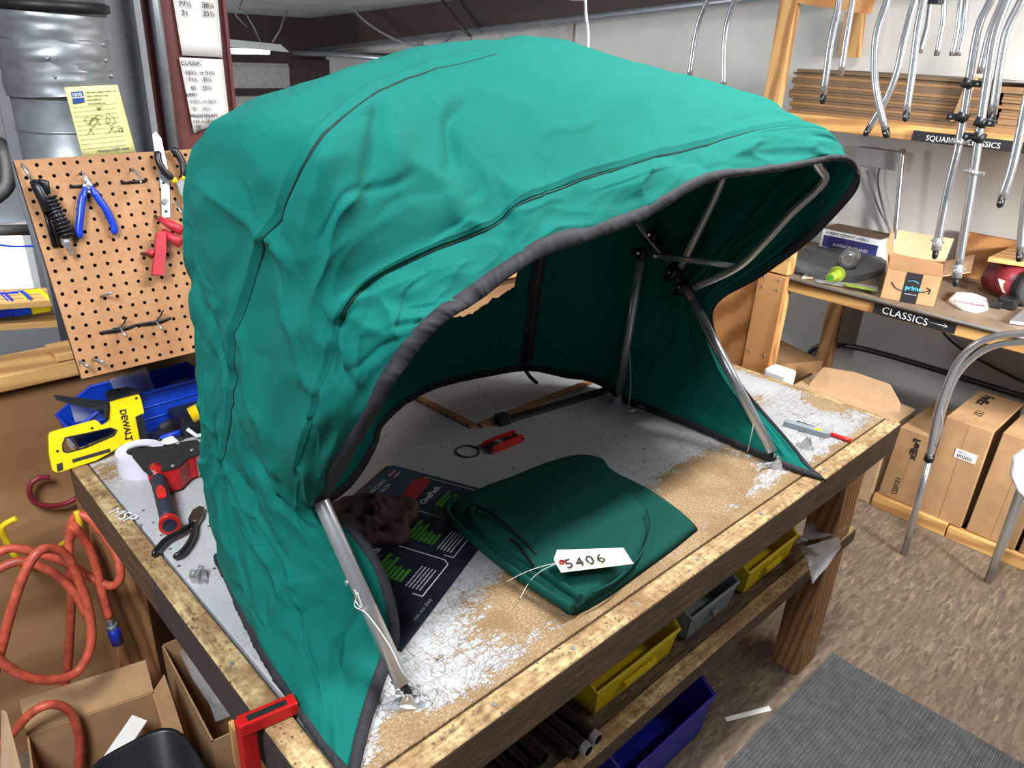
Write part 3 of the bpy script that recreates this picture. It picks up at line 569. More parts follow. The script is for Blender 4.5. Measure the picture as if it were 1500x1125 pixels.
# ================================================================== the tube frame under it
ft = thing('tube_frame', 'stainless tube folding frame with black clamps holding up the green canopy', 'frame', (1.06, .95, .90))
R1 = .0127
def tube_(pts, r, mat='alu', name='tube', par=None, n=16): return MB().tube(pts, r, n).build(name, mat, par or ft)
LF, LT = at('x', .5, 590, 1003), V((.495, .905, 1.163)); 
def mir(p): return V((2.12-p[0], p[1], p[2]))
RF = at('x', 1.62, 1130, 660); mx = 1.62
tube_([at('x', mx, 1131, 662), at('x', mx, 1014, 440)], R1); tube_([at('x', mx, 1014, 440), at('x', mx, 985, 388)], R1, 'darkmetal')
tube_([at('x', mx, 985, 388), at('x', mx, 962, 352)], .0105, 'darkmetal', 'tube')
main = [at('x', mx, 986, 390), at('x', mx, 940, 333), V((1.62, 1.21, 1.43)), V((1.61, 1.19, 1.58)), V((1.55, 1.10, 1.66)), V((1.40, 1.03, 1.715)), V((1.06, 1.02, 1.755)), V((.70, 1.02, 1.715)), V((.53, 1.06, 1.66)), V((.49, 1.15, 1.58)), V((.485, 1.12, 1.40))]
tube_(catmull(main, 6), .0095)
tube_([LF, LT, V((.485, 1.05, 1.32)), V((.485, 1.12, 1.40))], R1, 'alu')
tube_([at('x', 1.6, 907, 576), at('x', 1.6, 939, 380)], .0115); tube_([V((.50, 1.17, .925)), V((.49, 1.15, 1.335))], .0115)
mid = [at('x', 1.61, 997, 391), at('x', 1.61, 1050, 283), V((1.58, .93, 1.62)), V((1.48, .88, 1.69)), V((1.06, .90, 1.775)), V((.64, .90, 1.71)), V((.52, .92, 1.63)), V((.50, .98, 1.5)), V((.49, 1.05, 1.32))]
tube_(catmull(mid, 6), .0095)
fb = [at('x', 1.60, 1017, 421), at('x', 1.60, 1080, 391), at('x', 1.60, 1120, 354), at('x', 1.60, 1160, 311), at('x', 1.60, 1205, 268), V((1.57, .715, 1.615)), V((1.45, .715, 1.655)), V((1.06, .72, 1.650)), V((.72, .73, 1.59)), V((.56, .74, 1.54)), V((.50, .79, 1.44)), V((.488, .90, 1.30)), V((.49, 1.0, 1.27))]
tube_(catmull(fb, 6), .0095)
def clampb(c, d, r=.019, ln=.026, par=ft, knob=True):
    d = V(d).normalized(); b = MB(); b.tube([c-d*ln/2, c+d*ln/2], r, 14); o = b.build('clamp', 'black', par); s = d.cross(V((0, 0, 1))).normalized()
    e = MB(); q = d.cross(s).normalized(); e.tube([c+q*r*.6, c+q*(r+.014)], .008, 8); e.build('clamp_ear', 'black', o)
    MB().cyl(c-s*(r+.002)+d*.004, c+s*(r+.002)+d*.004, .0035, n=8).build('screw', 'chrome', o); return o
axm = (at('x', mx, 985, 400)-at('x', mx, 1131, 662)).normalized()
clampb(at('x', mx, 1001, 421), axm); clampb(at('x', mx, 987, 399), axm); clampb(at('x', mx, 957, 345), axm, .014, .03); clampb(at('x', 1.6, 940, 372), (0, .05, 1), .015, .026)
clampb(V((.495, .91, 1.168)), axm); clampb(V((.487, 1.06, 1.33)), axm); clampb(V((.49, 1.15, 1.335)), (0, 0, 1), .015)
MB().tube([at('x', 1.60, 961, 375), at('x', 1.585, 1020, 382), at('x', 1.60, 1080, 390)], .0075, 8, flat=.25).build('strap', 'alu', ft)
for u, v in ((961, 375), (1017, 381), (1079, 390)): p = at('x', 1.597, u, v); MB().cyl(p-V((.006, 0, 0)), p+V((.006, 0, 0)), .005, n=8).build('rivet', 'chrome', ft)
def eye_end(foot, d, par=ft, s=1.):
    d = V(d).normalized(); b = MB(); b.tube([foot+d*.002*s, foot+d*.034*s], [.0075*s, .0085*s], 10, flat=.7); b.build('end_fitting', 'black', par)
eye_end(V((.505, .692, .917)), (LF-V((.505, .692, .917)))); eye_end(at('x', mx, 1137, 683), at('x', mx, 1131, 662)-at('x', mx, 1137, 683)); eye_end(at('x', 1.6, 905, 590), V((0, 0, 1))); eye_end(V((.50, 1.17, .90)), V((0, 0, 1)))
MB().cyl(at('x', .5, 583, 990), at('x', .5, 584, 993)+V((-.0135, -.002, 0)), .0035, n=8).build('rivet', 'chrome', ft)
# lanyards with safety pins
def lany(pts, name='lanyard', r=.0011): return MB().tube(catmull(pts, 8), r, 6).build(name, 'rust', ft)
L0 = at('x', .488, 511, 852); MB().cyl(L0-V((.006, 0, 0)), L0+V((.004, 0, 0)), .0042, n=8).build('rivet', 'chrome', ft)
lany([L0, at('x', .486, 522, 870), at('x', .486, 520, 888), at('x', .486, 538, 900), at('x', .486, 570, 945), at('x', .49, 590, 985), at('z', .915, 612, 1010)])
lany([at('x', .486, 520, 880), at('x', .486, 530, 890), at('x', .486, 524, 868)], r=.0014)
def ringpin(c, d, rr=.014, par=None):
    t = thing('quick_release_pin', '', 'pin', c); d = V(d).normalized(); MB().cyl(c, c+d*.034, .0032, n=10).build('pin_shaft', 'chrome', t)
    n = V((.25, -.3, 1)).normalized(); a = n.cross(V((1, 0, 0))).normalized(); b2 = n.cross(a); o = c-d*(rr+.002)
    MB().tube([o+(a*math.cos(k*math.pi/12)+b2*math.sin(k*math.pi/12))*rr for k in range(24)], .0011, 6, closed=True).build('pull_ring', 'chrome', t); return t
p = ringpin(at('z', .918, 612, 1014), (-.7, .45, .1)); p['label'] = 'quick release pin with pull ring at the bright front left foot of the canopy frame'
p = ringpin(at('z', .915, 1118, 680), (.6, -.3, 0), .010); p['label'] = 'quick release pin at the front right foot of the canopy frame'
p = ringpin(at('z', .915, 935, 600), (-.6, .2, 0), .012); p['label'] = 'quick release pin on the shaded back foot of the canopy frame'
lany([at('x', 1.615, 1092, 585), at('x', 1.61, 1103, 615), at('x', 1.60, 1100, 640), at('z', .912, 1095, 662)]); lany([at('x', 1.6, 922, 515), at('x', 1.6, 924, 560), at('z', .915, 921, 597)])
def hinge(c, d, label, s=1.):
    t = thing('deck_hinge', label, 'hinge', c, None); d = V(d).normalized(); q = V((-d.y, d.x, 0)); z = V((0, 0, 1))
    b = MB(); P = []
    for k in range(24):
        a = 2*math.pi*k/24; P.append(c+d*.024*math.cos(a)*s+q*.0105*math.sin(a)*(1-.25*math.cos(2*a))*s)
    b.prism(P, z*.0022).build('base_plate', 'alu', t, .0006)
    for sg in (-1, 1):
        b = MB(); w_ = q*.0075*sg*s; pr = [c+w_+d*x*s+z*h*s for x, h in ((-.013, .002), (-.010, .016), (-.004, .026), (.004, .026), (.010, .016), (.013, .002))]; b.prism(pr, q*.0022*sg).build('lug', 'alu', t, .0008)
    for x in (-.018, .018): MB().cyl(c+d*x*s+z*.002, c+d*x*s+z*.0045, .004*s, n=10).build('screw', 'galv', t)
    MB().cyl(c-q*.013*s+z*.019*s, c+q*.013*s+z*.019*s, .0028*s, n=8).build('hinge_pin', 'chrome', t); return t
hinge(V((.505, .692, .9005)), (.5, -.6, 0), 'silver deck hinge screwed down at the bright front left foot of the canopy frame')
hinge(at('z', .9005, 1137, 684), (.4, -.6, 0), 'silver deck hinge screwed down at the front right foot of the canopy frame')
hinge(at('z', .9005, 905, 592), (.3, -.6, 0), 'silver deck hinge at the shaded back right foot of the canopy frame')
hinge(at('z', .9005, 291, 848), (.2, -.8, 0), 'loose silver deck hinge left of the canopy, beyond the black handled cutters')
hinge(at('z', .9005, 1180, 655), (.1, -.8, 0), 'silver deck hinge right of the canopy corner, beside the knife and red pen')
# ================================================================== things lying on the bench top
ZT = .9005
def hz(b, z0, amp, sc, s=0.): # gentle height noise
    for i, v in enumerate(b.v): b.v[i] = v+V((0, 0, amp*noise.noise(V((v.x*sc, v.y*sc, s)))))
    return b
def slab(outline, z0, th, nlay=1, rim=.004, amp=.0, seedv=0., res=.012, sag=None, fold=None):
    """soft folded cloth: filled outline with rounded rim"""
    P = [V((p[0], p[1])) for p in outline]; cx = sum(p.x for p in P)/len(P); cy = sum(p.y for p in P)/len(P)
    b = MB(); rings = []; K = 14; n = len(P)
    for k in range(K+1):
        s = k/K; row = []
        for p in P:
            x = cx+(p.x-cx)*(1-s*.97); y = cy+(p.y-cy)*(1-s*.97); e = min(1, s/.10); h = th*math.sqrt(max(0, 1-(1-e)**2))
            h += amp*min(1, s*6)*(noise.noise(V((x*11, y*11, seedv)))+.5*noise.noise(V((x*28, y*28, seedv))))
            if sag: h += sag(x, y)*min(1, s*5)
            row.append(V((x, y, z0+h)))
        rings.append(row)
    bot = [V((p.x, p.y, z0)) for p in P]
    vs = bot+[q for r in rings for q in r]+[V((cx, cy, z0+th))]
    fs = [(i, (i+1) % n, n+(i+1) % n, n+i) for i in range(n)]
    for k in range(K): fs += [(n+k*n+i, n+k*n+(i+1) % n, n+(k+1)*n+(i+1) % n, n+(k+1)*n+i) for i in range(n)]
    L = n+K*n; fs += [(L+i, L+(i+1) % n, len(vs)-1) for i in range(n)]; fs += [tuple(range(n-1, -1, -1))]
    b.add(vs, fs, True); return b
def outline(pts, k=6, ax='z', val=.93): return catmull([at(ax, val, *p) for p in pts], k, closed=True)

AV, BV = V((.914, .405, 0)).normalized(), V((-.405, .914, 0)).normalized()
def pp(a, b_, h=0.): return AV*a+BV*b_+V((0, 0, ZT+h))
t = thing('printed_card', 'dark printed packaging card with green stripes, partly under a brown cloth and the folded cover', 'card', pp(1.08, .65))
MB().prism([pp(.83, .492), pp(1.325, .495), pp(1.337, .507), pp(1.337, .808), pp(1.325, .82), pp(.90, .82), pp(.83, .76)], (0, 0, .003)).build('card', 'pad', t, .001)
def rectp(a0, b0, a1, b1, name, mat, h=.0031, th=.0003, sk=0): return MB().prism([pp(a0, b0, h), pp(a1, b0, h), pp(a1+sk, b1, h), pp(a0+sk, b1, h)], (0, 0, th)).build(name, mat, t)
rectp(1.04, .725, 1.333, .812, 'header_print', 'padblue')
for ko, a0 in enumerate((.960, 1.085, 1.212)):
    P = [pp(a0, .545, .0035), pp(a0, .525, .0035), pp(a0+.102, .525, .0035), pp(a0+.112, .537, .0035), pp(a0+.112, .715, .0035), pp(a0+.02, .715, .0035)]
    b = MB()
    for i in range(5):
        p, r = P[i], P[i+1]; d = (r-p).normalized(); n = V((-d.y, d.x, 0))*.0011; b.prism([p-n, r-n, r+n, p+n], (0, 0, .0003))
    b.build('frame_print', 'whiteprint', t)
    for i, w_ in enumerate((.066, .050, .062, .036, .040, .034, .040)):
        rectp(a0+.018, .636-i*.0095, a0+.018+w_, .6425-i*.0095, 'green_stripe', 'greenprint', .0036)
        if i < 4: rectp(a0+.022+w_, .636-i*.0095, a0+.098, .6425-i*.0095, 'grey_stripe', 'grip', .0036)
    for i in range(5): text('durable steel tool, all sizes in one', .0048, pp(a0+.012, .565-i*.0072, .0036), AV, BV, 'whiteprint', t)
    text('OnePack', .021, pp(a0+.012, .664, .0036), AV, BV, 'whiteprint', t, bold=.0004)
    text('TORX · HEX', .008, pp(a0+.03, .653, .0036), AV, BV, 'greytext', t)
    b = MB(); b.prism([pp(a0+.02, .69, .0036), pp(a0+.10, .695, .0036), pp(a0+.108, .715, .0036), pp(a0+.09, .735, .0036), pp(a0+.015, .722, .0036)], (0, 0, .0004)); b.build('tool_print', 'redprint', t)
text('GUARDIAN', .017, pp(1.185, .785, .0036), AV, BV, 'whiteprint', t); text('IRON', .015, pp(1.225, .767, .0036), AV, BV, 'whiteprint', t)
for i in range(4): rectp(1.287, .776+i*.0065, 1.315, .7795+i*.0065, 'flag_stripe', 'redprint' if i % 2 else 'whiteprint', .0036, sk=.004)
text('visit our shop', .011, pp(.90, .505, .0036), AV, BV, 'greytext', t)
# brown cloth
ol = outline([(478, 742), (505, 726), (545, 722), (580, 726), (612, 732), (612, 752), (600, 762), (602, 782), (585, 793), (560, 793), (535, 797), (508, 788), (488, 772)], 5, 'z', .915)
o = slab(ol, ZT+.004, .018, amp=.022, seedv=4.2, sag=lambda x, y: .010*abs(noise.noise(V((x*55, y*30, 2))))+.006*math.sin(x*120+y*90+4*noise.noise(V((x*20, y*20, 0))))).build('brown_cloth', 'rag'); tag(o, 'crumpled dark brown cloth lying on the printed card', 'cloth')
# folded green cover, three layers
fc = thing('folded_cover', 'folded green canvas cover with a zip, lying on the bench in front of the opening', 'cover', V((1.03, .83, ZT)))
def P3(z, pts): return [at('z', z, *p) for p in pts]
def bump2(x, y): return .012*math.exp(-((x-.98)**2+(y-.80)**2)/.012)
ol = catmull(P3(.905, [(700, 800), (650, 755), (668, 728), (740, 700), (826, 668), (878, 668), (900, 690), (960, 720), (1018, 766), (1010, 785), (940, 838), (880, 880), (838, 898), (810, 880)]), 5, closed=True)
slab(ol, ZT+.0006, .014, amp=.006, seedv=1.1).build('folded_layer', 'teal_shaded', fc)
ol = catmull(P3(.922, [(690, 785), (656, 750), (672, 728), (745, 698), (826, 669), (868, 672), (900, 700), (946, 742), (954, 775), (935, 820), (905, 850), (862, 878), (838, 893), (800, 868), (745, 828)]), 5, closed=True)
slab(ol, ZT+.013, .016, amp=.010, seedv=2.7, sag=bump2).build('folded_layer', 'teal_shaded', fc)
def roll(pts, r, mat='teal_shaded', name='folded_edge', fl=.75, n=14): return MB().tube(catmull(pts, 6), r, n, flat=fl).build(name, mat, fc)
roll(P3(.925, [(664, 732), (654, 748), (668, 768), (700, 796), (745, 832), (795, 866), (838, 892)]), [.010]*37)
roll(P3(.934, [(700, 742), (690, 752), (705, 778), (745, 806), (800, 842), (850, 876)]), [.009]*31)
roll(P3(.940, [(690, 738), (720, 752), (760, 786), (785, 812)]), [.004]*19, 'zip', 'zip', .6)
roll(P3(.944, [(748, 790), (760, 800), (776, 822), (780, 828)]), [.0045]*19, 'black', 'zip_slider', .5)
roll(P3(.945, [(948, 745), (953, 775), (938, 812), (905, 848), (868, 868)]), [.0022]*25, 'teal_shaded', 'seam_edge', 1)
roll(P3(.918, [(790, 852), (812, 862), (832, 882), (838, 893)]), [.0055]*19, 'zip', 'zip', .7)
# tag 5406
q = [at('z', .968, 816, 806), at('z', .968, 913, 803), at('z', .960, 928, 826), at('z', .962, 822, 839), at('z', .966, 811, 820)]
t = thing('paper_tag', 'cream paper tag numbered 5406 tied to the folded green cover', 'tag', q[4])
nn = (q[1]-q[4]).cross(q[0]-q[4]).normalized(); nn = nn if nn.z > 0 else -nn
b = MB(); b.prism([q[4], q[3], q[2], q[1], q[0]], nn*.0008); b.build('tag_card', 'manila', t)
cc = at('z', .9665, 823, 824); u = (q[1]-q[4]).normalized(); vv = nn.cross(u)
MB().tube([cc+(u*math.cos(k*math.pi/10)+vv*math.sin(k*math.pi/10))*.0045+nn*.001 for k in range(20)], .0026, 6, closed=True, flat=.4).build('reinforced_hole', 'redprint', t)
MB().cyl(cc+nn*.0008, cc+nn*.0012, .0025, n=10).build('hole', 'ink', t)
text('5406', .033, at('z', .966, 830, 833)+nn*.0008, u, vv, 'ink', t, space=1.25)
for P in ([(823, 824), (800, 828), (770, 838), (742, 852)], [(823, 824), (805, 830), (785, 842), (772, 858), (762, 876)]):
    z = [.968, .960, .945, .925, .915][:len(P)]; MB().tube(catmull([at('z', zz, *p) for zz, p in zip(z, P)], 5), .0007, 6).build('tie_string', 'rust', t)
# rubber ring, multi tool
c = at('z', ZT+.002, 685, 661); o = MB().tube([c+V((math.cos(k*math.pi/18)*.0285, math.sin(k*math.pi/18)*.0285, 0)) for k in range(36)], .0019, 8, closed=True).build('rubber_ring', 'blackrub'); tag(o, 'thin black rubber ring lying on the bench beside the red multi tool', 'ring')
c = at('z', ZT, 737, 652); d = (at('z', ZT, 765, 638)-at('z', ZT, 710, 660)); d.z = 0; d.normalize(); q_ = V((-d.y, d.x, 0))
t = thing('folding_key_set', 'small red folding hex key set lying on the bench under the canopy', 'tool', c)
for sg in (-1, 1):
    pts = [c+q_*.013*sg+d*x+V((0, 0, h)) for x, h in ((-.055, .004), (-.05, .0), (.05, .0), (.057, .006), (.057, .014), (.05, .020), (-.048, .020), (-.057, .012))]
    MB().prism(pts, q_*.006*sg).build('side_plate', 'red_pl', t, .0015)
for k in range(5): MB().cyl(c+q_*(-.010+.005*k)-d*.046+V((0, 0, .013)), c+q_*(-.010+.005*k)+d*(.045-.006*k)+V((0, 0, .013)), .0023, n=6).build('hex_key', 'darkmetal', t)
for x in (-.048, .048): MB().cyl(c-q_*.0205+d*x+V((0, 0, .010)), c+q_*.0205+d*x+V((0, 0, .010)), .004, n=10).build('pivot_screw', 'black', t)
# pine strips and the black square tube
z1 = ZT+.0062
def bar(name, a, b_, w_, h, mat, label, cat, z=ZT, group=None, ends=None):
    d = (b_-a); d.z = 0; d.normalize(); n = V((-d.y, d.x, 0))*w_/2; a = V((a.x, a.y, z)); b_ = V((b_.x, b_.y, z))
    if label:
        o = MB().prism([a-n, b_-n, b_+n, a+n], (0, 0, h)).build(name, mat, None, .0008); return tag(o, label, cat, group)
bar('wood_strip', at('z', ZT, 598, 578), at('z', ZT, 694, 626), .020, .008, 'leg', 'short pine strip under the canopy, running back from the corner of the longer strip', 'strip')
bar('wood_strip', at('z', ZT, 703, 625), at('z', ZT, 864, 561), .020, .008, 'leg', 'longer pine strip lying beside the black square tube under the canopy', 'strip')
a = at('z', ZT, 738, 619); b_ = at('z', ZT, 900, 570); d = (b_-a).normalized(); n = V((-d.y, d.x, 0))
t = thing('square_tube', 'dark flat metal bar with a black end cap lying under the canopy', 'bar', a)
MB().prism([a-n*.012, b_-n*.012, b_+n*.012, a+n*.012], (0, 0, .010)).build('bar', 'darkmetal', t, .001)
MB().prism([a-d*.022-n*.016, a+d*.012-n*.016, a+d*.012+n*.016, a-d*.022+n*.016], (0, 0, .024)).build('end_cap', 'black_matte', t, .003)
# red pen, grey knife at the right
a = at('z', ZT+.006, 1167, 619); b_ = at('z', ZT+.006, 1248, 646); m_ = a.lerp(b_, .37)
t = thing('marker_pen', 'red pen with a black cap on the right side of the bench', 'pen', a); MB().cyl(a, m_, .0058, .0062).build('cap', 'black', t); MB().tube([m_, a.lerp(b_, .9), b_], [.0052, .0055, .005], 14).build('barrel', 'red_pl', t)
a = at('z', ZT, 1148, 622); b_ = at('z', ZT, 1212, 640); d = (b_-a).normalized(); n = V((-d.y, d.x, 0))
t = thing('utility_knife', 'grey utility knife beside the red pen on the bench', 'knife', a)
P = [a-n*.010, a+d*.10-n*.014, b_-n*.012, b_+d*.008, b_+n*.008, a+d*.09+n*.012, a+n*.012]; MB().prism(P, (0, 0, .014)).build('handle', 'grey_bin', t, .003)
MB().prism([b_-d*.035-n*.006, b_-d*.018-n*.006, b_-d*.018+n*.005, b_-d*.035+n*.005], (0, 0, .0147)).build('sticker', 'yellow', t)
# ================================================================== tools at the left
# black handled cutters
t = thing('cutters', 'black handled diagonal cutters lying open on the left edge of the bench', 'cutters', at('z', ZT, 278, 782))
z = .914
MB().tube(catmull([at('z', z, 283, 766), at('z', z, 268, 778), at('z', z, 245, 790), at('z', z, 232, 803), at('z', .911, 224, 814)], 5), [.006]*3+[.0075]*16+[.006, .004], 10, flat=.75).build('handle', 'black', t)
MB().tube(catmull([at('z', z, 286, 768), at('z', z, 283, 783), at('z', z, 277, 796), at('z', z, 266, 810), at('z', .911, 254, 817)], 5), [.006]*3+[.0075]*16+[.006, .004], 10, flat=.75).build('handle', 'black', t)
MB().prism([at('z', ZT+.004, *p) for p in [(276, 766), (283, 752), (293, 746), (300, 748), (298, 760), (290, 772)]], (0, 0, .009)).build('jaw', 'darkmetal', t, .003)
p = at('z', .9145, 284, 765); MB().cyl(p, p+V((0, 0, .003)), .0045).build('rivet', 'galv', t)
# tape gun
C0 = at('z', .955, 245, 668)
t = thing('tape_gun', 'packing tape dispenser with black side plate, red frame and dark rubber grip', 'tape dispenser', V((.47, 1.55, ZT)))
rc = V((.452, 1.625, ZT)); b = MB(); b._lathe([(.027, 0), (.050, 0), (.050, .050), (.027, .050), (.027, 0)], rc, V((0, 0, 1)), 40); b.build('tape_roll', 'tapew', t)
b = MB(); b._lathe([(.020, .004), (.0268, .004), (.0268, .046), (.020, .046), (.020, .004)], rc, V((0, 0, 1)), 30); b.build('roll_core', 'black', t)
zt = ZT+.056
pl = [at('z', zt, *p) for p in [(192, 662), (194, 670), (210, 690), (220, 698), (228, 695), (262, 686), (276, 673), (290, 667), (295, 662), (294, 650), (288, 646), (262, 650), (235, 656), (200, 659)]]
MB().prism(pl, (0, 0, .004)).build('side_plate', 'black_matte', t, .0015)
pl2 = [at('z', zt+.004, *p) for p in [(216, 672), (226, 661), (250, 656), (268, 660), (262, 668), (240, 676), (224, 678)]]; MB().tube(catmull(pl2, 4, closed=True), .0012, 6, closed=True).build('embossed_rim', 'black_matte', t)
for u, v in [(225, 691), (253, 683), (261, 650), (281, 660)]: p = at('z', zt+.004, u, v); MB().cyl(p, p+V((0, 0, .0025)), .0042, n=12).build('screw', 'chrome', t)
fr = [at('z', ZT+.055, *p) for p in [(222, 698), (262, 688), (276, 674), (290, 668), (292, 664), (250, 668), (222, 684)]]
MB().prism(fr, (0, 0, -.048)).build('frame', 'red', t, .002)
MB().prism([at('z', ZT+.054, *p) for p in [(287, 672), (296, 668), (297, 660), (288, 664)]], (0, 0, -.045)).build('brush', 'galv', t, .003)
g0 = at('z', .945, 230, 696); g1 = at('z', .925, 248, 768)
MB().tube([g0+(g1-g0)*(-.12), g0, g0+(g1-g0)*.12], [.019, .020, .019], 16, flat=.9).build('neck', 'red', t)
gp = [g0+(g1-g0)*k/14 for k in range(1, 14)]; MB().tube(gp, [.0185, .0195, .0185, .0195, .018, .019, .018, .019, .018, .019, .0185, .019, .0195], 18, flat=.8).build('grip', 'grip', t)
MB().tube([gp[-1], g1-(g1-g0)*.03, g1+(g1-g0)*.02], [.0195, .0225, .0235], 18, flat=.85).build('butt_ring', 'red_pl', t)
MB().tube([g1+(g1-g0)*.021, g1+(g1-g0)*.024], [.016, .016], 18, flat=.85).build('butt_plug', 'grip', t)
gm = g0+(g1-g0)*.48+V((-.003, -.006, .0172)); gd = (g1-g0).normalized(); gs = V((-gd.y, gd.x, 0)).normalized(); MB().prism([gm-gd*.022-gs*.003, gm-gd*.006-gs*.009, gm+gd*.02-gs*.008, gm+gd*.02+gs*.008, gm-gd*.006+gs*.009, gm-gd*.022+gs*.003], (0, 0, .0024)).build('grip_inlay', 'red_pl', t)
# yellow stapler, standing against the blue bin
sp = V((0, 1.722, 0)); n0 = V((-.10, -1, .42)).normalized()
def st(x, y, off=0.): # zoom coords of the 3.125x crop at (0,500)
    return on(at('z', .901, 84, 692), n0, x/3.125, 500+y/3.125)+n0*off
t = thing('staple_gun', 'yellow and black heavy duty staple gun leaning against the blue bin', 'staple gun', at('z', ZT, 130, 680))
outer = [(222, 436), (230, 415), (440, 358), (468, 388), (505, 362), (510, 310), (500, 270), (545, 258), (625, 235), (640, 250), (652, 300), (660, 330), (640, 345), (660, 445), (660, 460), (560, 470), (520, 500), (440, 545), (262, 602), (240, 590), (225, 520)]
hole_ = [(288, 470), (300, 445), (395, 425), (500, 400), (530, 408), (520, 425), (395, 480), (310, 505), (292, 500)]
def ringprism(outer, inner, th, off, name, mat):
    n = 72
    def resamp(P, n):
        P = [V((a, b_, 0)) for a, b_ in P]; L = [(P[(i+1) % len(P)]-P[i]).length for i in range(len(P))]; T = sum(L); out = []; i = 0; acc = 0
        for k in range(n):
            d = T*k/n
            while d > acc+L[i]: acc += L[i]; i += 1
            out.append(P[i].lerp(P[(i+1) % len(P)], (d-acc)/L[i]))
        return out
    ci = V((sum(p[0] for p in inner)/len(inner), sum(p[1] for p in inner)/len(inner), 0)); O = resamp(outer, n)
    I = []
    Pi = [V((a, b_, 0)) for a, b_ in inner]
    for o in O:  # nearest point of inner polygon
        best = None
        for i in range(len(Pi)):
            a, c = Pi[i], Pi[(i+1) % len(Pi)]; s = max(0, min(1, (o-a).dot(c-a)/(c-a).length_squared)); q = a.lerp(c, s)
            if best is None or (q-o).length < best[0]: best = ((q-o).length, q)
        I.append(best[1])
    b = MB(); F = [st(p.x, p.y, off) for p in O]; G_ = [st(p.x, p.y, off) for p in I]; F2 = [p-n0*th for p in F]; G2 = [p-n0*th for p in G_]
    vs = F+G_+F2+G2; fs = []
    for i in range(n):
        j = (i+1) % n; fs += [(i, j, n+j, n+i), (2*n+j, 2*n+i, 3*n+i, 3*n+j), (i, 2*n+i, 2*n+j, j), (n+j, 3*n+j, 3*n+i, n+i)]
    b.add(vs, fs); return b.build(name, mat, t, .0015)
ringprism(outer, hole_, .030, .004, 'body', 'yellow')
def sp_(P, th, off, name, mat, bev=.001): return MB().prism([st(x, y, off) for x, y in P], -n0*th).build(name, mat, t, bev)
ringprism([(282, 470), (296, 438), (395, 418), (505, 393), (538, 405), (525, 432), (395, 488), (306, 512), (285, 505)], hole_, .028, .0055, 'grip_liner', 'black')
sp_([(486, 245), (500, 222), (580, 208), (622, 215), (640, 238), (545, 262), (500, 276)], .034, .006, 'top_cap', 'black', .003)
sp_([(246, 246), (262, 246), (440, 268), (492, 270), (498, 300), (490, 350), (474, 350), (478, 315), (400, 305), (300, 280), (262, 268)], .018, -.003, 'lever', 'black', .003)
sp_([(618, 345), (650, 330), (678, 450), (640, 460)], .032, .006, 'nose', 'black', .002)
sp_([(330, 540), (500, 490), (506, 505), (332, 555)], .001, .0052, 'label', 'label', 0)
sp_([(258, 562), (285, 553), (288, 588), (262, 596)], .001, .0052, 'label', 'label', 0)
for x, y in ((420, 397), (262, 502), (622, 260), (575, 445)): p = st(x, y, .004); MB().cyl(p, p+n0*.002, .0028, n=10).build('screw', 'black', t)
text('DEWALT', .0185, st(546, 314, .0052), st(578, 440)-st(550, 318), st(620, 318)-st(550, 330), 'ink', t, bold=.0006)
# blue bin with plastic bags
bb_ = thing('blue_bin', 'blue plastic stacking bin behind the yellow staple gun, holding plastic bags', 'bin', V((.50, 1.84, ZT)))
def stackbin(par, o, X, Y, L, W, H, mat, th=.0028, front=.55, taper=.88):
    """open bin: L along X, W along Y, low front at X=0"""
    o = V(o); X = V(X).normalized(); Y = V(Y).normalized(); Z = V((0, 0, 1))
    def q(a, b_, c): k = taper+(1-taper)*c/H; return o+X*(L/2+(a-L/2)*k)+Y*(W/2+(b_-W/2)*k)+Z*c
    MB().hexa([q(0, 0, 0), q(L, 0, 0), q(L, W, 0), q(0, W, 0), q(0, 0, th), q(L, 0, th), q(L, W, th), q(0, W, th)]).build('bottom', mat, par)
    for nm, bw in (('side', 0), ('side', W)):
        s = th if bw == 0 else -th; P = [q(0, bw, 0), q(L, bw, 0), q(L, bw, H), q(L*.28, bw, H), q(.0, bw, H*front)]
        MB().prism(P, Y*s).build(nm, mat, par, .0006)
    MB().hexa([q(L-th, 0, 0), q(L, 0, 0), q(L, W, 0), q(L-th, W, 0), q(L-th, 0, H), q(L, 0, H), q(L, W, H), q(L-th, W, H)]).build('back', mat, par)
    MB().hexa([q(0, 0, 0), q(th, 0, 0), q(th, W, 0), q(0, W, 0), q(0, 0, H*front), q(th, 0, H*front), q(th, W, H*front), q(0, W, H*front)]).build('front', mat, par)
    r = .0045
    MB().tube([q(0, 0, H*front), q(L*.28, 0, H), q(L, 0, H), q(L, W, H), q(L*.28, W, H), q(0, W, H*front)], r, 8, closed=True).build('rim', mat, par)
    for c in (.35, .65): 
        for bw in (0, W): MB().tube([q(L*.12, bw, H*c), q(L, bw, H*c)], .0022, 6).build('ridge', mat, par)
a = at('z', ZT+.002, 232, 640); X_ = V((1, .06, 0)); bd = .115
stackbin(bb_, V((.352, 1.775, ZT+.001)), (1, .03, 0), (-.03, 1, 0), .335, .118, .108, 'blue_bin')
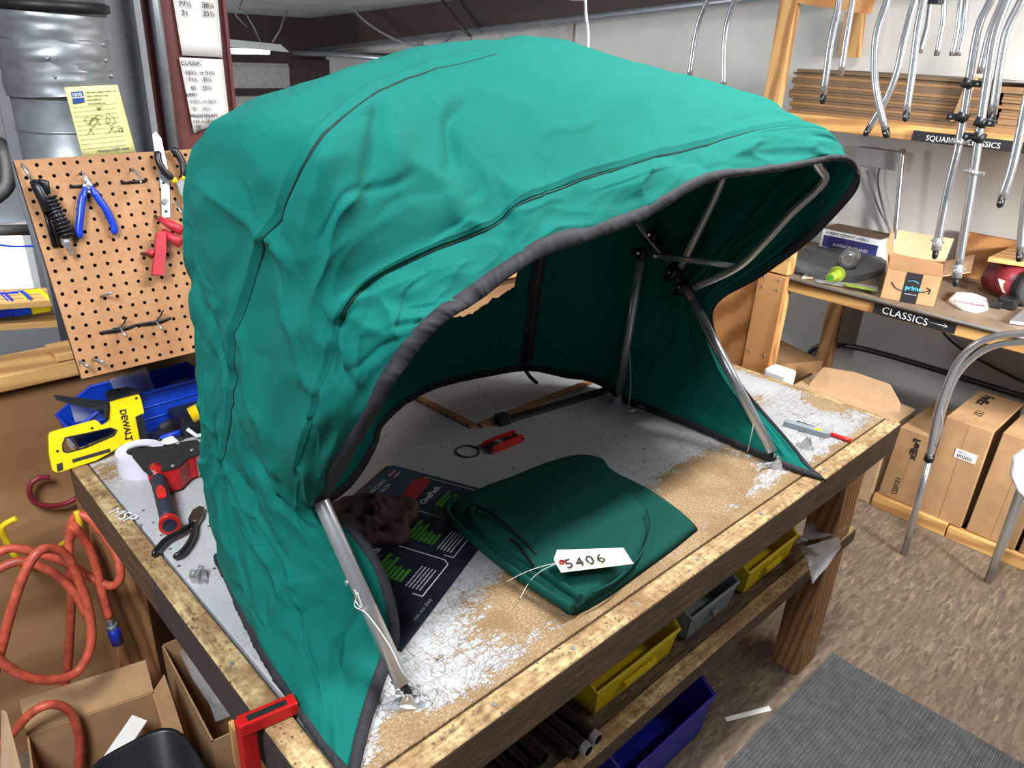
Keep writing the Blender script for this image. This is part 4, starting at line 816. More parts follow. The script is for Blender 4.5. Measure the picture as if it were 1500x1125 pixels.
def film(name, label, cat, pts, mat='clear', amp=.012, sd=0., group=None, k=5, th=.0012):
    P = [V(p) for p in pts]; n = len(P); c = sum(P, V((0, 0, 0)))/n; O = []
    for i in range(n):
        for j in range(k): O.append(P[i].lerp(P[(i+1) % n], j/k))
    m = len(O); b = MB(); vs = []; K = 7
    for kk in range(K):
        s = kk/K
        for p in O:
            q = p.lerp(c, s); w_ = amp*min(1, s*3+.35); vs.append(q+V((noise.noise(q*22+V((sd, 0, 0))), noise.noise(q*22+V((0, sd, 5))), noise.noise(q*24+V((7, 0, sd)))*1.2))*w_)
    vs.append(c+V((0, 0, amp*.5))); fs = [(kk*m+i, kk*m+(i+1) % m, (kk+1)*m+(i+1) % m, (kk+1)*m+i) for kk in range(K-1) for i in range(m)]+[((K-1)*m+i, (K-1)*m+(i+1) % m, K*m) for i in range(m)]
    b.add(vs, fs, True); o = b.build(name, mat, None, solid=th); tag(o, label, cat, group); return o
film('plastic_bag', 'clear plastic bag standing up in the blue bin, in front of the pegboard', 'bag', [at('y', 1.84, *p) for p in [(160, 555), (214, 537), (228, 575), (215, 600), (175, 590)]], 'frost', .004, 1.)
film('plastic_bag', 'white plastic bag in the front of the blue bin, behind the staple gun lever', 'bag', [at('y', 1.82, *p) for p in [(103, 592), (135, 585), (155, 600), (150, 615), (110, 618)]], 'frost', .004, 2.)
film('plastic_bag', 'small grey plastic bag in the right end of the blue bin', 'bag', [at('y', 1.84, *p) for p in [(248, 562), (270, 555), (278, 553), (270, 570), (246, 575)]], 'frost', .004, 3.)
# clutter between bin and canopy
a = at('z', .915, 233, 628); b_ = at('z', .915, 270, 612)
t = thing('screwdriver', 'screwdriver with a dark rounded handle lying in front of the blue bin', 'screwdriver', a); MB().tube([a, a.lerp(b_, .1), a.lerp(b_, .5), a.lerp(b_, .9), b_], [.006, .011, .012, .010, .006], 12).build('handle', 'black_matte', t)
MB().cyl(b_, b_+(b_-a).normalized()*.12, .0035, n=8).build('shaft', 'darkmetal', t)
a = at('z', .912, 232, 645); b_ = at('z', .912, 276, 630)
t = thing('blue_handled_knife', 'blue handled tool lying behind the tape gun', 'tool', a); MB().tube([a, a.lerp(b_, .12), a.lerp(b_, .6), b_], [.006, .010, .010, .007], 12, flat=.7).build('handle', 'blue', t)
MB().tube([a-(b_-a)*.03, a+(b_-a)*.04], [.007, .0105], 10).build('butt', 'black', t)
film('folded_wrapper', 'small folded foil packet beside the blue handled tool', 'packet', [at('z', .915, *p) for p in [(232, 650), (248, 635), (262, 646), (255, 652)]], 'paper', .003, 3.)
t = thing('power_tool', 'black and yellow power tool half hidden behind the canopy, right of the blue bin', 'tool', at('z', ZT, 300, 640))
MB().box((.575, 1.70, ZT), (.70, 1.79, ZT+.055)).build('body', 'black', t, .010)
MB().tube([V((.60, 1.70, ZT+.06)), V((.64, 1.69, ZT+.075)), V((.68, 1.69, ZT+.06))], .020, 12).build('housing', 'yellow', t); MB().tube([V((.585, 1.695, ZT+.03)), V((.60, 1.68, ZT+.012)), V((.63, 1.68, ZT+.01))], .005, 8).build('trim', 'white', t)
MB().box((.50, 1.70, ZT), (.575, 1.765, ZT+.012)).build('blade_guard', 'darkmetal', t, .002)
# burgundy hook on the plywood, yellow hooks, hose
o = MB().tube(catmull(ats('y', 1.895, [(72, 699), (58, 700), (46, 708), (43, 722), (52, 737), (72, 741), (95, 738), (112, 730)]), 5), .0065, 10).build('coated_hook', 'maroonhose'); tag(o, 'dark red coated hook screwed into the plywood left of the bench', 'hook')
o = MB().tube([at('y', 1.92, 0, 777), at('y', 1.87, 8, 772), at('y', 1.84, 22, 760)][:1]+ats('y', 1.78, [(2, 775), (24, 759)])[::1]+[], .007, 10).build('yellow_hook', 'yhook')
bpy.data.objects.remove(o)
o = MB().tube(catmull([at('y', 1.78, 24, 759), at('y', 1.79, 3, 773), at('y', 1.80, 12, 798), at('y', 1.80, 30, 826), at('y', 1.915, 40, 826)], 5), .0068, 10).build('wall_hook', 'yhook'); tag(o, 'yellow coated wall hook at the far left, holding the orange hose', 'hook', None)
o = MB().tube(catmull([at('y', 1.72, 112, 748), at('y', 1.71, 117, 770), at('y', 1.74, 112, 782), at('y', 1.80, 95, 795), at('y', 1.915, 78, 806)], 5), .0068, 10).build('wall_hook', 'yhook'); tag(o, 'yellow coated hook nearest the bench corner, holding the orange hose loops', 'hook')
p = at('y', 1.72, 112, 748); o = MB().tube([p, at('y', 1.70, 123, 744)], [.006, .003], 10).build('hook_tip', 'galv'); bpy.data.objects.remove(o)
hp = [(1.74, -12, 812), (1.735, 20, 803), (1.72, 60, 812), (1.70, 100, 826), (1.66, 140, 850), (1.63, 165, 858), (1.62, 176, 845), (1.64, 172, 815), (1.68, 150, 780), (1.71, 125, 756), (1.725, 108, 760), (1.72, 101, 800), (1.70, 104, 860), (1.71, 103, 920), (1.73, 98, 990), (1.75, 86, 1040), (1.75, 84, 1065), (1.74, 92, 1080)]
t = thing('air_hose', 'long orange rubber air hose hanging in loops from yellow hooks beside the bench', 'hose', at('y', 1.72, 90, 1000))
MB().tube(catmull([at('y', y, u, v) for y, u, v in hp], 7), .0098, 12).build('hose_loop', 'hose', t)
hp = [(1.62, -12, 1105), (1.60, 15, 1078), (1.58, 45, 1045), (1.57, 75, 1032), (1.57, 102, 1042), (1.57, 116, 1080), (1.57, 115, 1140)]
MB().tube(catmull([at('y', y, u, v) for y, u, v in hp], 7), .0098, 12).build('hose_loop', 'hose', t)
hp = [(1.60, -15, 1012), (1.60, 2, 950), (1.60, 18, 890), (1.61, 38, 835), (1.62, 62, 805), (1.63, 95, 812), (1.62, 120, 860), (1.60, 133, 910), (1.58, 132, 950), (1.57, 112, 985), (1.56, 75, 996), (1.56, 35, 990), (1.57, 0, 968), (1.58, -15, 955)]
MB().tube(catmull([at('y', y, u, v) for y, u, v in hp], 7), .0102, 12).build('hose_loop', 'hose', t)
hp = [(1.66, 108, 770), (1.67, 130, 800), (1.66, 142, 835), (1.64, 150, 870), (1.63, 160, 905)]
MB().tube(catmull([at('y', y, u, v) for y, u, v in hp], 7), .0098, 12).build('hose_loop', 'hose', t)
hp = [(1.72, -12, 838), (1.71, 30, 822), (1.69, 75, 838), (1.66, 110, 870), (1.64, 128, 900)]
MB().tube(catmull([at('y', y, u, v) for y, u, v in hp], 7), .0098, 12).build('hose_loop', 'hose', t)
a = at('y', 1.63, 159, 903); b_ = at('y', 1.63, 172, 942); MB().tube([a, a.lerp(b_, .28)], .0085, 12).build('hose_fitting', 'galv', t); MB().tube([a.lerp(b_, .28), a.lerp(b_, .45)], .0125, 12).build('coupling_collar', 'galv', t); MB().tube([a.lerp(b_, .42), b_], .0135, 14).build('coupling', 'blue_bin_d', t)
# red bar clamp on the front left corner
t = thing('bar_clamp', 'red painted steel clamp gripping the front left corner of the bench', 'clamp', V((.30, .80, .82)))
a = V((.372, .792, .914)); b_ = V((.290, .806, .914)); d = (b_-a).normalized(); n = V((-d.y, d.x, 0)); zz = V((0, 0, 1))
def rbar(p, q, w1, h1, name, mat='red'):
    d = (q-p).normalized(); s = d.cross(zz if abs(d.z) < .9 else V((0, 1, 0))).normalized(); u_ = s.cross(d)
    return MB().hexa([p-s*w1-u_*h1, p+s*w1-u_*h1, p+s*w1+u_*h1, p-s*w1+u_*h1, q-s*w1-u_*h1, q+s*w1-u_*h1, q+s*w1+u_*h1, q-s*w1+u_*h1]).build(name, mat, t, .002)
rbar(a, b_, .0115, .011, 'top_arm'); rbar(b_+V((.009, 0, .008)), V((.299, .80, .60)), .012, .010, 'upright')
rbar(V((.298, .79, .62)), V((.38, .77, .70)), .008, .009, 'brace')
MB().prism([a+d*.014+n*.006+V((0, 0, .0111)), b_-d*.012+n*.007+V((0, 0, .0111)), b_-d*.012-n*.004+V((0, 0, .0111)), a+d*.014-n*.004+V((0, 0, .0111))], (0, 0, .0004)).build('worn_patch', 'darkmetal', t)
# ================================================================== tools on the pegboard
ZP = lambda x, y: (x/3.125, 200+y/3.125)
def gp_(x, y, off=.004): u, v = ZP(x, y); return pg(u, v, off)
def pgprism(P, off, th, name, mat, par, bev=.001): return MB().prism([gp_(x, y, off) for x, y in P], pn*th).build(name, mat, par, bev)
t = thing('blow_gun', 'black air blow gun with a ribbed grip hanging at the left edge of the pegboard', 'air gun', gp_(230, 350))
MB().tube([gp_(92, 128, .012), gp_(140, 210, .016)], .0028, 8).build('nozzle', 'galv', t)
MB().tube([gp_(142, 212, .018), gp_(165, 245, .02), gp_(190, 290, .02), gp_(215, 350, .016)], [.008, .0125, .013, .012], 12, flat=.8).build('body', 'black', t)
MB().tube([gp_(160, 215, .028), gp_(195, 225, .030), gp_(205, 275, .028)], [.005, .008, .006], 10).build('trigger', 'black', t)
a, b_ = gp_(215, 285, .02), gp_(300, 470, .02); d = (b_-a).normalized(); gr = MB().tube([a, b_], [.011, .0115], 14).build('grip', 'black', t)
for k in range(11): c = a.lerp(b_, (k+.3)/11); MB().tube([c-d*.0024, c-d*.0012, c+d*.0012, c+d*.0024], [.0125, .0158, .0158, .0125], 16).build('grip_rib', 'black', gr)
MB().tube([gp_(190, 300, .006), gp_(245, 505, .006), gp_(265, 500, .006), gp_(215, 300, .006)], .004, 8, closed=True).build('lever_guard', 'black', t)
MB().tube([gp_(290, 472, .018), gp_(300, 505, .018), gp_(301, 506, .018), gp_(312, 528, .018), gp_(313, 529, .018), gp_(320, 548, .018)], [.0085, .0085, .006, .0065, .004, .0045], 12).build('air_fitting', 'chrome', t)
t = thing('snips', 'small wire snips with bright blue handles hanging on the pegboard', 'snips', gp_(410, 300))
MB().tube(catmull([gp_(385, 240, .014), gp_(368, 300, .014), gp_(360, 370, .014), gp_(355, 430, .012), gp_(362, 470, .010)], 5), [.006]*3+[.0078]*16+[.0065, .004], 10).build('handle', 'blue', t)
MB().tube(catmull([gp_(408, 235, .014), gp_(440, 285, .014), gp_(480, 345, .014), gp_(512, 410, .012), gp_(520, 452, .010)], 5), [.006]*3+[.0078]*16+[.0065, .004], 10).build('handle', 'blue', t)
pgprism([(372, 255), (372, 230), (385, 205), (378, 180), (392, 190), (398, 205), (415, 225), (420, 250), (405, 262), (388, 260)], .008, .006, 'jaw', 'galv', t)
p = gp_(395, 238, .014); MB().cyl(p, p+pn*.004, .005, n=12).build('pivot', 'chrome', t)
def peghook(label, P, r=.0022, mat='galv', cat='hook', group=None):
    o = MB().tube(catmull([gp_(*p) for p in P], 4), r, 8).build('peg_hook', mat); return tag(o, label, cat, group)
peghook('wire peg hook behind the blue handled snips', [(366, 168, -.002), (366, 170, .02), (375, 215, .03), (378, 225, .025)])
peghook('empty wire peg hook right of the blue handled snips', [(600, 155, -.002), (600, 157, .02), (612, 195, .035), (618, 228, .045), (620, 232, .04)])
for (l, x0, x1, y0, y1) in (('black hook bracket behind the blue snips', 318, 442, 231, 222), ('black bracket under the empty wire hook at the top of the pegboard', 553, 668, 213, 204)):
    o = MB().tube([gp_(x0, y0, .003), gp_((x0+x1)/2, (y0+y1)/2, .005), gp_(x1, y1, .003)], .0026, 8).build('hook_bracket', 'black'); tag(o, l, 'bracket')
t = thing('double_hook_bar', 'curved black bar with two wire hooks low on the pegboard', 'hook bar', gp_(620, 870))
MB().tube(catmull([gp_(453, 898, .002), gp_(540, 884, .007), gp_(624, 862, .002)], 5), [.002]+[.0032]*9+[.002], 8).build('bar', 'black', t); MB().tube(catmull([gp_(624, 862, .002), gp_(710, 850, .007), gp_(782, 830, .002)], 5), [.002]+[.0032]*9+[.002], 8).build('bar', 'black', t)
for x, y in ((545, 880), (710, 850)):
    MB().tube(catmull([gp_(x+24, y-50, .02), gp_(x+20, y-28, .006), gp_(x-2, y-5, .008), gp_(x-32, y, .008)], 5), .0018, 8).build('wire', 'black', t); MB().tube([gp_(x, y-5, .006), gp_(x+12, y+36, .03)], .0022, 8).build('hook', 'galv', t)
for l, x, y, dx, dy in (('short steel peg sticking out left of centre on the pegboard', 462, 732, 36, -12), ('steel peg at the bottom left corner of the pegboard, left of its twin', 364, 1028, 24, 26), ('steel peg at the bottom left of the pegboard, right of its twin', 424, 1018, 34, 16)):
    o = MB().tube([gp_(x, y, 0), gp_(x+dx, y+dy, .032)], .0028, 8).build('peg', 'galv'); tag(o, l, 'peg')
t = thing('slotted_strap', 'pale metal strap with slots hanging on the pegboard under the black handled pliers', 'strap', gp_(745, 200))
pgprism([(695, -5), (708, -20), (735, 10), (745, 60), (760, 120), (772, 200), (776, 372), (738, 372), (735, 250), (712, 100), (700, 40)], .004, .0016, 'strap_plate', 'alu', t, 0)
for x, y in ((728, 120), (738, 170), (744, 215), (756, 345)): p = gp_(x, y, .0056); MB().cyl(p, p+pn*.0006, .0032, n=8).build('slot', 'ink', t)
p = gp_(750, 300, .0056); MB().cyl(p, p+pn*.005, .006, n=12).build('bolt', 'chrome', t)
t = thing('pliers', 'long nosed pliers with black and yellow handles at the top right of the pegboard', 'pliers', gp_(790, 200))
MB().tube(catmull([gp_(712, 75, .016), gp_(715, 120, .018), gp_(740, 165, .018), gp_(785, 205, .016)], 5), [.005]+[.008]*13+[.0065, .006], 10).build('handle', 'black', t)
MB().tube(catmull([gp_(776, 60, .016), gp_(805, 95, .018), gp_(826, 140, .018), gp_(830, 195, .016)], 5), [.005]+[.008]*13+[.0065, .006], 10).build('handle', 'black', t)
for a, b_ in (((780, 200), (798, 216)), ((820, 195), (838, 198))): MB().tube([gp_(*a, .016), gp_(*b_, .016)], .0066, 10).build('handle_tip', 'yellow', t)
pgprism([(795, 215), (835, 195), (850, 220), (850, 270), (848, 300), (838, 302), (815, 270)], .010, .008, 'jaw', 'chrome', t, .002)
MB().tube([gp_(800, 298, .006), gp_(815, 355, .02), gp_(840, 355, .02), gp_(836, 300, .006)], .0024, 8).build('hook', 'galv', t)
t = thing('red_pliers', 'pliers with faded red dipped handles hanging on the pegboard, seen end on', 'pliers', gp_(770, 440))
MB().tube([gp_(722, 380, .014), gp_(755, 410, .03), gp_(805, 448, .045)], [.006, .0105, .0115], 12).build('handle', 'red_dull', t); MB().tube([gp_(738, 435, .014), gp_(765, 470, .03), gp_(800, 502, .042)], [.006, .0105, .0115], 12).build('handle', 'red_dull', t)
MB().tube([gp_(710, 365, .0), gp_(722, 382, .016)], .004, 8).build('jaw', 'darkmetal', t)
t = thing('red_cutter', 'flat red handled cutter hanging on a peg below the red pliers', 'cutter', gp_(710, 540))
MB().prism([gp_(698, 448, .02), gp_(738, 445, .02), gp_(740, 530, .02), gp_(728, 642, .02), gp_(678, 640, .02), gp_(690, 540, .02)], pn*.014).build('handle', 'red_dull', t, .003)
MB().tube([gp_(645, 535, .0), gp_(690, 545, .022)], [.003, .004], 8).build('peg', 'darkmetal', t); MB().tube([gp_(665, 532, .02), gp_(690, 545, .026)], [.006, .008], 8).build('head', 'red_dull', t)
# yellow note
yn = 2.085
q = ats('y', yn, [(94, 128), (172, 124), (199, 224), (122, 233)])
q[0].y -= .0; t = sheet('note', 'pale yellow ruled note with a hand drawn sketch, propped above the pegboard', 'note', q, 'yellowpaper', None, .001)
NX = (q[1]-q[0]).normalized(); NY = (q[0]-q[3]).normalized(); OY = V((0, -.003, 0))
Z1 = lambda x, y: at('y', yn-.003, x/4.286, y/4.286)
for k in range(10):
    y = 672+k*29; x0 = 455+(y-672)*.24; MB().tube([Z1(x0, y+4), Z1(x0+275, y-24)], .0004, 4).build('ruled_line', 'greytext', t)
MB().prism([Z1(445, 578), Z1(518, 570), Z1(532, 640), Z1(458, 652)], (0, -.0006, 0)).build('logo_print', 'inkblue', t)
MB().prism([Z1(450, 612), Z1(524, 605), Z1(526, 612), Z1(452, 619)], (0, -.001, 0)).build('logo_band', 'whiteprint', t)
text('1830', .011, Z1(452, 606)+V((0, -.001, 0)), NX, NY, 'whiteprint', t, bold=.0003)
for i, s in enumerate(['electronic systems division, inc', 'suite a, 200 park road', 'phone 800 555', 'www.systems.com']): text(s, .0055, Z1(540+i*4, 583+i*24), NX, NY, 'greytext', t)
text('26"', .010, Z1(608, 690), NX, NY, 'ink', t); text('-12', .014, Z1(728, 830), NX, NY, 'ink', t); text('Meeting LASER needs', .0085, Z1(615, 955), NX, NY, 'greytext', t)
stroke([[Z1(*p) for p in P] for P in ([(550, 845), (585, 790), (540, 770), (530, 750), (545, 735), (580, 738), (560, 780)], [(590, 845), (560, 800)], [(560, 780), (610, 720), (650, 735)], [(600, 730), (630, 790)], [(590, 800), (620, 740), (575, 740)], [(665, 770), (670, 720), (690, 745), (680, 780), (665, 770)], [(675, 705), (715, 740), (725, 770), (690, 790), (670, 770)], [(680, 835), (715, 790)], [(725, 835), (695, 800)])], .0006, 'ink', t)
# ================================================================== shelving on the right wall
XS = 3.2
def hz_box(a, b_, name, mat, par, bev=.003): return MB().box(a, b_).build(name, mat, par, bev)
us = thing('upper_shelf', 'pine upper shelf on the right wall stacked with flat cardboard', 'shelf', V((3.6, .9, 1.55)))
hz_box((3.2, -.7, 1.552), (3.238, 1.70, 1.606), 'front_rail', 'wood_y', us); hz_box((3.24, -.7, 1.585), (3.98, 1.70, 1.603), 'shelf_board', 'wood_y', us)
hz_box((3.94, -.7, 1.50), (3.998, 1.70, 1.583), 'wall_cleat', 'wood_y', us)
hz_box((3.19, 1.69, .93), (3.23, 1.765, 2.6), 'post', 'wood_z', us)
P = [at('x', 3.2, 1165, -30), at('x', 3.2, 1277, -30), at('x', 3.2, 1274, 23), at('x', 3.2, 1172, 0)]
MB().prism([V((3.2, 1.76, 2.03)), V((3.2, 1.40, 1.985)), V((3.2, 1.39, 2.06)), V((3.2, 1.76, 2.11))], (.04, 0, 0)).build('cross_rail', 'ply_z', us, .002)
P = ats('x', 3.9, [(1238, 18), (1264, 18), (1256, 84), (1228, 84)]); MB().prism(P, (.04, 0, 0)).build('rear_post', 'wood_z', us, .002)
MB().box((3.188, -.3, 1.553), (3.1985, 1.12, 1.590)).build('label_strip', 'label', us)
o_ = at('x', 3.186, 1390, 189); text('SQUARE', .027, V((3.187, 1.07, 1.560)), (0, -1, 0), (0, 0, 1), 'whiteprint', us); text('CLASSICS', .027, V((3.187, .93, 1.560)), (0, -1, 0), (0, 0, 1), 'whiteprint', us)
# flat cardboard stacks: every sheet
def cardstack(label, y0, y1, x0, x1, z0, n, th, mat, grp, sd, step=.0012):
    r = random.Random(sd); t = thing('cardboard_stack', label, 'cardboard', V(((x0+x1)/2, (y0+y1)/2, z0)))
    z = z0
    for k in range(n):
        dy0, dy1, dx = r.uniform(-.006, .006), r.uniform(-.012, .012), r.uniform(0, .012); h = th*r.uniform(.86, .98); sag = r.uniform(-.002, .003)
        b = MB(); yA, yB = y0+dy0, y1+dy1; ym = (yA+yB)/2
        P = [V((x0+dx, yA, z)), V((x1, yA, z)), V((x1, yB, z)), V((x0+dx, yB, z))]
        b.prism(P, (0, 0, h)); b.build('cardboard_sheet', mat if k % 3 else 'card_d', t)
        z += th
    return z
z = cardstack('left stack of folded flat cardboard boxes on the upper shelf, left of the black clamps', .60+.34, 1.68, 3.26, 3.9, 1.604, 15, .0116, 'card_g', None, 3)
z = cardstack('right stack of corrugated cardboard on the upper shelf, with a dark box edge below', .0, .88, 3.26, 3.9, 1.625, 13, .0105, 'corr', None, 5)
o = hz_box((3.25, .0, 1.604), (3.9, .90, 1.6245), 'flat_carton', 'card_d', None); tag(o, 'dark flat carton under the corrugated cardboard at the right of the upper shelf', 'carton')
b = MB(); P = ats('x', 3.24, [(1392, 178), (1418, 113), (1430, 112), (1408, 165)]); b.prism(P, (.03, 0, 0)); o = b.build('cardboard_piece', 'card'); tag(o, 'slanting cardboard flap leaning between the two cardboard stacks', 'cardboard')
o = hz_box((3.3, -.1, 1.775), (3.9, .93, 1.779), 'metal_sheet', 'alu', None); tag(o, 'thin metal sheet lying on top of the right cardboard stack', 'sheet')
# lower shelf
ls = thing('lower_shelf', 'lower work shelf on the right wall with a metal edge and a CLASSICS label', 'shelf', V((3.6, .9, .85)))
hz_box((3.205, -.7, .905), (3.98, 1.86, .924), 'shelf_board', 'dusty', ls, .002)
MB().tube([(3.198, 1.62, .918), (3.198, -.65, .921)], .006, 8, flat=1.4).build('metal_edge', 'alu', ls)
hz_box((3.22, -.7, .855), (3.255, 1.60, .904), 'front_rail', 'wood_y', ls)
hz_box((3.212, .79, .862), (3.2195, 1.11, .908), 'label_tape', 'label', ls, 0)
text('CLASSICS', .042, V((3.2105, 1.075, .870)), (0, -1, -.02), (0, 0, 1), 'whiteprint', ls, space=1.05)
stroke([[V((3.2108, .89, .884)), V((3.2108, .82, .884))], [V((3.2108, .835, .893)), V((3.2108, .82, .884)), V((3.2108, .835, .876))]], .0012, 'whiteprint', ls, 'drawn_arrow')
hz_box((3.22, 1.50, .0), (3.26, 1.58, .904), 'leg', 'wood_z', ls); hz_box((3.9, 1.50, .0), (3.94, 1.58, .904), 'leg', 'wood_z', ls)
ZB = .925
# white carton with blue label
A0 = at('z', ZB, 1203, 368); dY = V((.11, -1, 0)).normalized(); dX = V((dY.y*-1, dY.x, 0))
t = thing('label_carton', 'white carton with a dark blue label on the lower shelf against the wall', 'carton', V((3.84, 1.5, ZB)))
c0 = V((3.82, 1.66, ZB)); c1 = V((3.82, 1.35, ZB)); MB().hexa([c0, c1, c1+V((.17, 0, 0)), c0+V((.17, 0, 0)), c0+V((0, 0, .115)), c1+V((0, 0, .115)), c1+V((.17, 0, .115)), c0+V((.17, 0, .115))]).build('box_body', 'white', t, .003)
MB().box((3.81, 1.36, ZB+.1152), (3.985, 1.655, ZB+.118)).build('lid', 'card_g', t, .001)
MB().box((3.818, 1.37, ZB+.025), (3.8195, 1.645, ZB+.082)).build('blue_label', 'navy', t)
text('RUBBER CEMENT LABELS', .020, V((3.8185, 1.64, ZB+.090)), (0, -1, 0), (0, 0, 1), 'greytext', t); text('SUPERIOR BRAND', .022, V((3.817, 1.59, ZB+.036)), (0, -1, 0), (0, 0, 1), 'whiteprint', t)
o = MB().hexa([V((3.74, 1.70, ZB)), V((3.74, 1.82, ZB)), V((3.76, 1.82, ZB)), V((3.76, 1.70, ZB)), V((3.80, 1.68, ZB+.22)), V((3.80, 1.80, ZB+.22)), V((3.82, 1.80, ZB+.22)), V((3.82, 1.68, ZB+.22))]).build('upright_board', 'card', None, .002); tag(o, 'upright brown cardboard panel behind the canopy edge, left of the white carton', 'cardboard')
o = MB().box((3.60, 1.70, ZB), (3.61, 1.78, ZB+.14)).build('paper_card', 'paper', None); tag(o, 'white printed card standing between the canopy edge and the cardboard panel', 'card')
# dark flat pad with rounded end
P = [at('z', ZB+.03, *p) for p in [(1158, 385), (1180, 362), (1215, 363), (1262, 370), (1288, 376), (1298, 385), (1294, 394), (1275, 400), (1248, 405), (1218, 402), (1185, 396)]]
o = MB().prism(catmull(P, 4, closed=True), (0, 0, .032), True).build('foam_pad', 'greypad', None, .004); tag(o, 'dark grey flat foam pad with a rounded end on the lower shelf', 'pad')
o.location.z = ZB; WL[o.name].z = ZB
a = at('z', ZB+.075, 1242, 381); b_ = at('z', ZB+.078, 1257, 366); d = (b_-a).normalized()
t = thing('reflector_lamp', 'silver cylinder with a mirror bottom lying on the dark grey foam pad', 'lamp', a)
b = MB(); b.tube([a, a+d*.004, a+d*.075, a+d*.082], [.038, .041, .041, .036], 20, caps=True); b.build('shell', 'galv', t); MB().tube([a-d*.001, a-d*.004], [.034, .026], 18).build('mirror', 'chrome', t)
a = at('z', ZB+.04, 1216, 407); b_ = at('z', ZB+.05, 1236, 396); d = (b_-a).normalized()
t = thing('green_nozzle', 'lime green flanged plastic nozzle in front of the foam pad', 'nozzle', a)
MB().tube([a, a+d*.03, a+d*.055, a+d*.07], [.019, .019, .022, .026], 16).build('barrel', 'green', t); MB().tube([a+d*.068, a+d*.074], .034, 20).build('flange', 'green', t); MB().tube([a-d*.001, a-d*.0015], .012, 12).build('opening', 'greenprint', t)
a = at('z', ZB+.005, 1156, 397); b_ = at('z', ZB+.005, 1187, 405)
t = thing('craft_knife', 'thin steel knife lying on the left end of the lower shelf', 'knife', a); MB().tube([a, a.lerp(b_, .6), b_], [.005, .006, .004], 8, flat=.5).build('handle', 'darkmetal', t); MB().prism([at('z', ZB+.001, *p) for p in [(1178, 402), (1195, 404), (1190, 409), (1174, 408)]], (0, 0, .002)).build('blade_card', 'manila', t)
film('green_packet', 'clear packet with a green stripe lying along the shelf edge', 'packet', [at('z', ZB+.01, *p) for p in [(1192, 409), (1230, 412), (1286, 420), (1286, 427), (1240, 420), (1196, 413)]], 'frost', .004, 8.)
o = MB().prism([at('z', ZB+.02, *p) for p in [(1235, 414), (1280, 423), (1285, 427), (1240, 419)]], (0, 0, .002)).build('green_strip', 'green'); tag(o, 'lime green plastic strip on the lower shelf beside the open carton', 'strip')
# open parcel box
t = thing('open_carton', 'open brown parcel carton with black tape strip on the lower shelf', 'carton', V((3.35, 1.0, ZB)))
f0 = V((3.225, 1.10, ZB)); f1 = V((3.285, .905, ZB)); fd = (f1-f0).normalized(); bd_ = V((-fd.y, fd.x, 0)); 
if bd_.x < 0: bd_ = -bd_
H = .125; W1 = (f1-f0).length; D1 = .30
def bx(a, b_, c): return f0+fd*a+bd_*b_+V((0, 0, c))
def panel(P, off, nm='panel', mat='card'): return MB().prism(P, off).build(nm, mat, t)
panel([bx(0, 0, 0), bx(W1, 0, 0), bx(W1, 0, H), bx(0, 0, H)], bd_*.003, 'front'); panel([bx(0, D1, 0), bx(W1, D1, 0), bx(W1, D1, H), bx(0, D1, H)], bd_*.003, 'back')
panel([bx(0, 0, 0), bx(0, D1, 0), bx(0, D1, H), bx(0, 0, H)], fd*.003, 'side'); panel([bx(W1, 0, 0), bx(W1, D1, 0), bx(W1, D1, H), bx(W1, 0, H)], fd*-.003, 'side', 'card_d'); panel([bx(0, 0, 0), bx(W1, 0, 0), bx(W1, D1, 0), bx(0, D1, 0)], (0, 0, .003), 'bottom')
panel([bx(0, 0, H), bx(W1, 0, H), bx(W1-.01, .05, H+.04), bx(.0, .05, H+.055)], (0, 0, .003), 'flap', 'card_d')
panel([bx(0, D1, H), bx(W1, D1, H), bx(W1+.01, D1+.04, H+.095), bx(-.01, D1+.04, H+.10)], bd_*.003, 'flap', 'card_l')
panel([bx(0, .01, H), bx(0, D1, H), bx(-.03, D1-.02, H+.12), bx(-.03, .03, H+.09)], fd*.003, 'flap'); panel([bx(W1, .02, H), bx(W1, D1, H), bx(W1+.10, D1-.01, H+.05), bx(W1+.09, .03, H+.03)], (0, 0, .003), 'flap', 'card_l')
fr_ = -bd_*.0006
panel([bx(.075, 0, 0)+fr_, bx(.135, 0, 0)+fr_, bx(.135, 0, H)+fr_, bx(.075, 0, H)+fr_], fr_, 'tape_strip', 'label')
text('prime', .026, bx(.082, 0, .055)+fr_*2.5, fd, (0, 0, 1), 'cyanprint', t, bold=.0004); stroke([catmull([bx(.085, 0, .088)+fr_*3, bx(.105, 0, .094)+fr_*3, bx(.126, 0, .087)+fr_*3], 4)], .0013, 'cyanprint', t, 'printed_arc')
text('members only', .008, bx(.084, 0, .035)+fr_*2.5, fd, (0, 0, 1), 'whiteprint', t)
stroke([catmull([bx(.028, 0, .075)+fr_*2, bx(.05, 0, .052)+fr_*2, bx(.075, 0, .046)+fr_*2], 4), catmull([bx(.135, 0, .052)+fr_*2, bx(.155, 0, .056)+fr_*2, bx(.172, 0, .068)+fr_*2], 4), [bx(.158, 0, .074)+fr_*2, bx(.174, 0, .070)+fr_*2, bx(.172, 0, .050)+fr_*2]], .002, 'ink', t, 'smile_arrow')
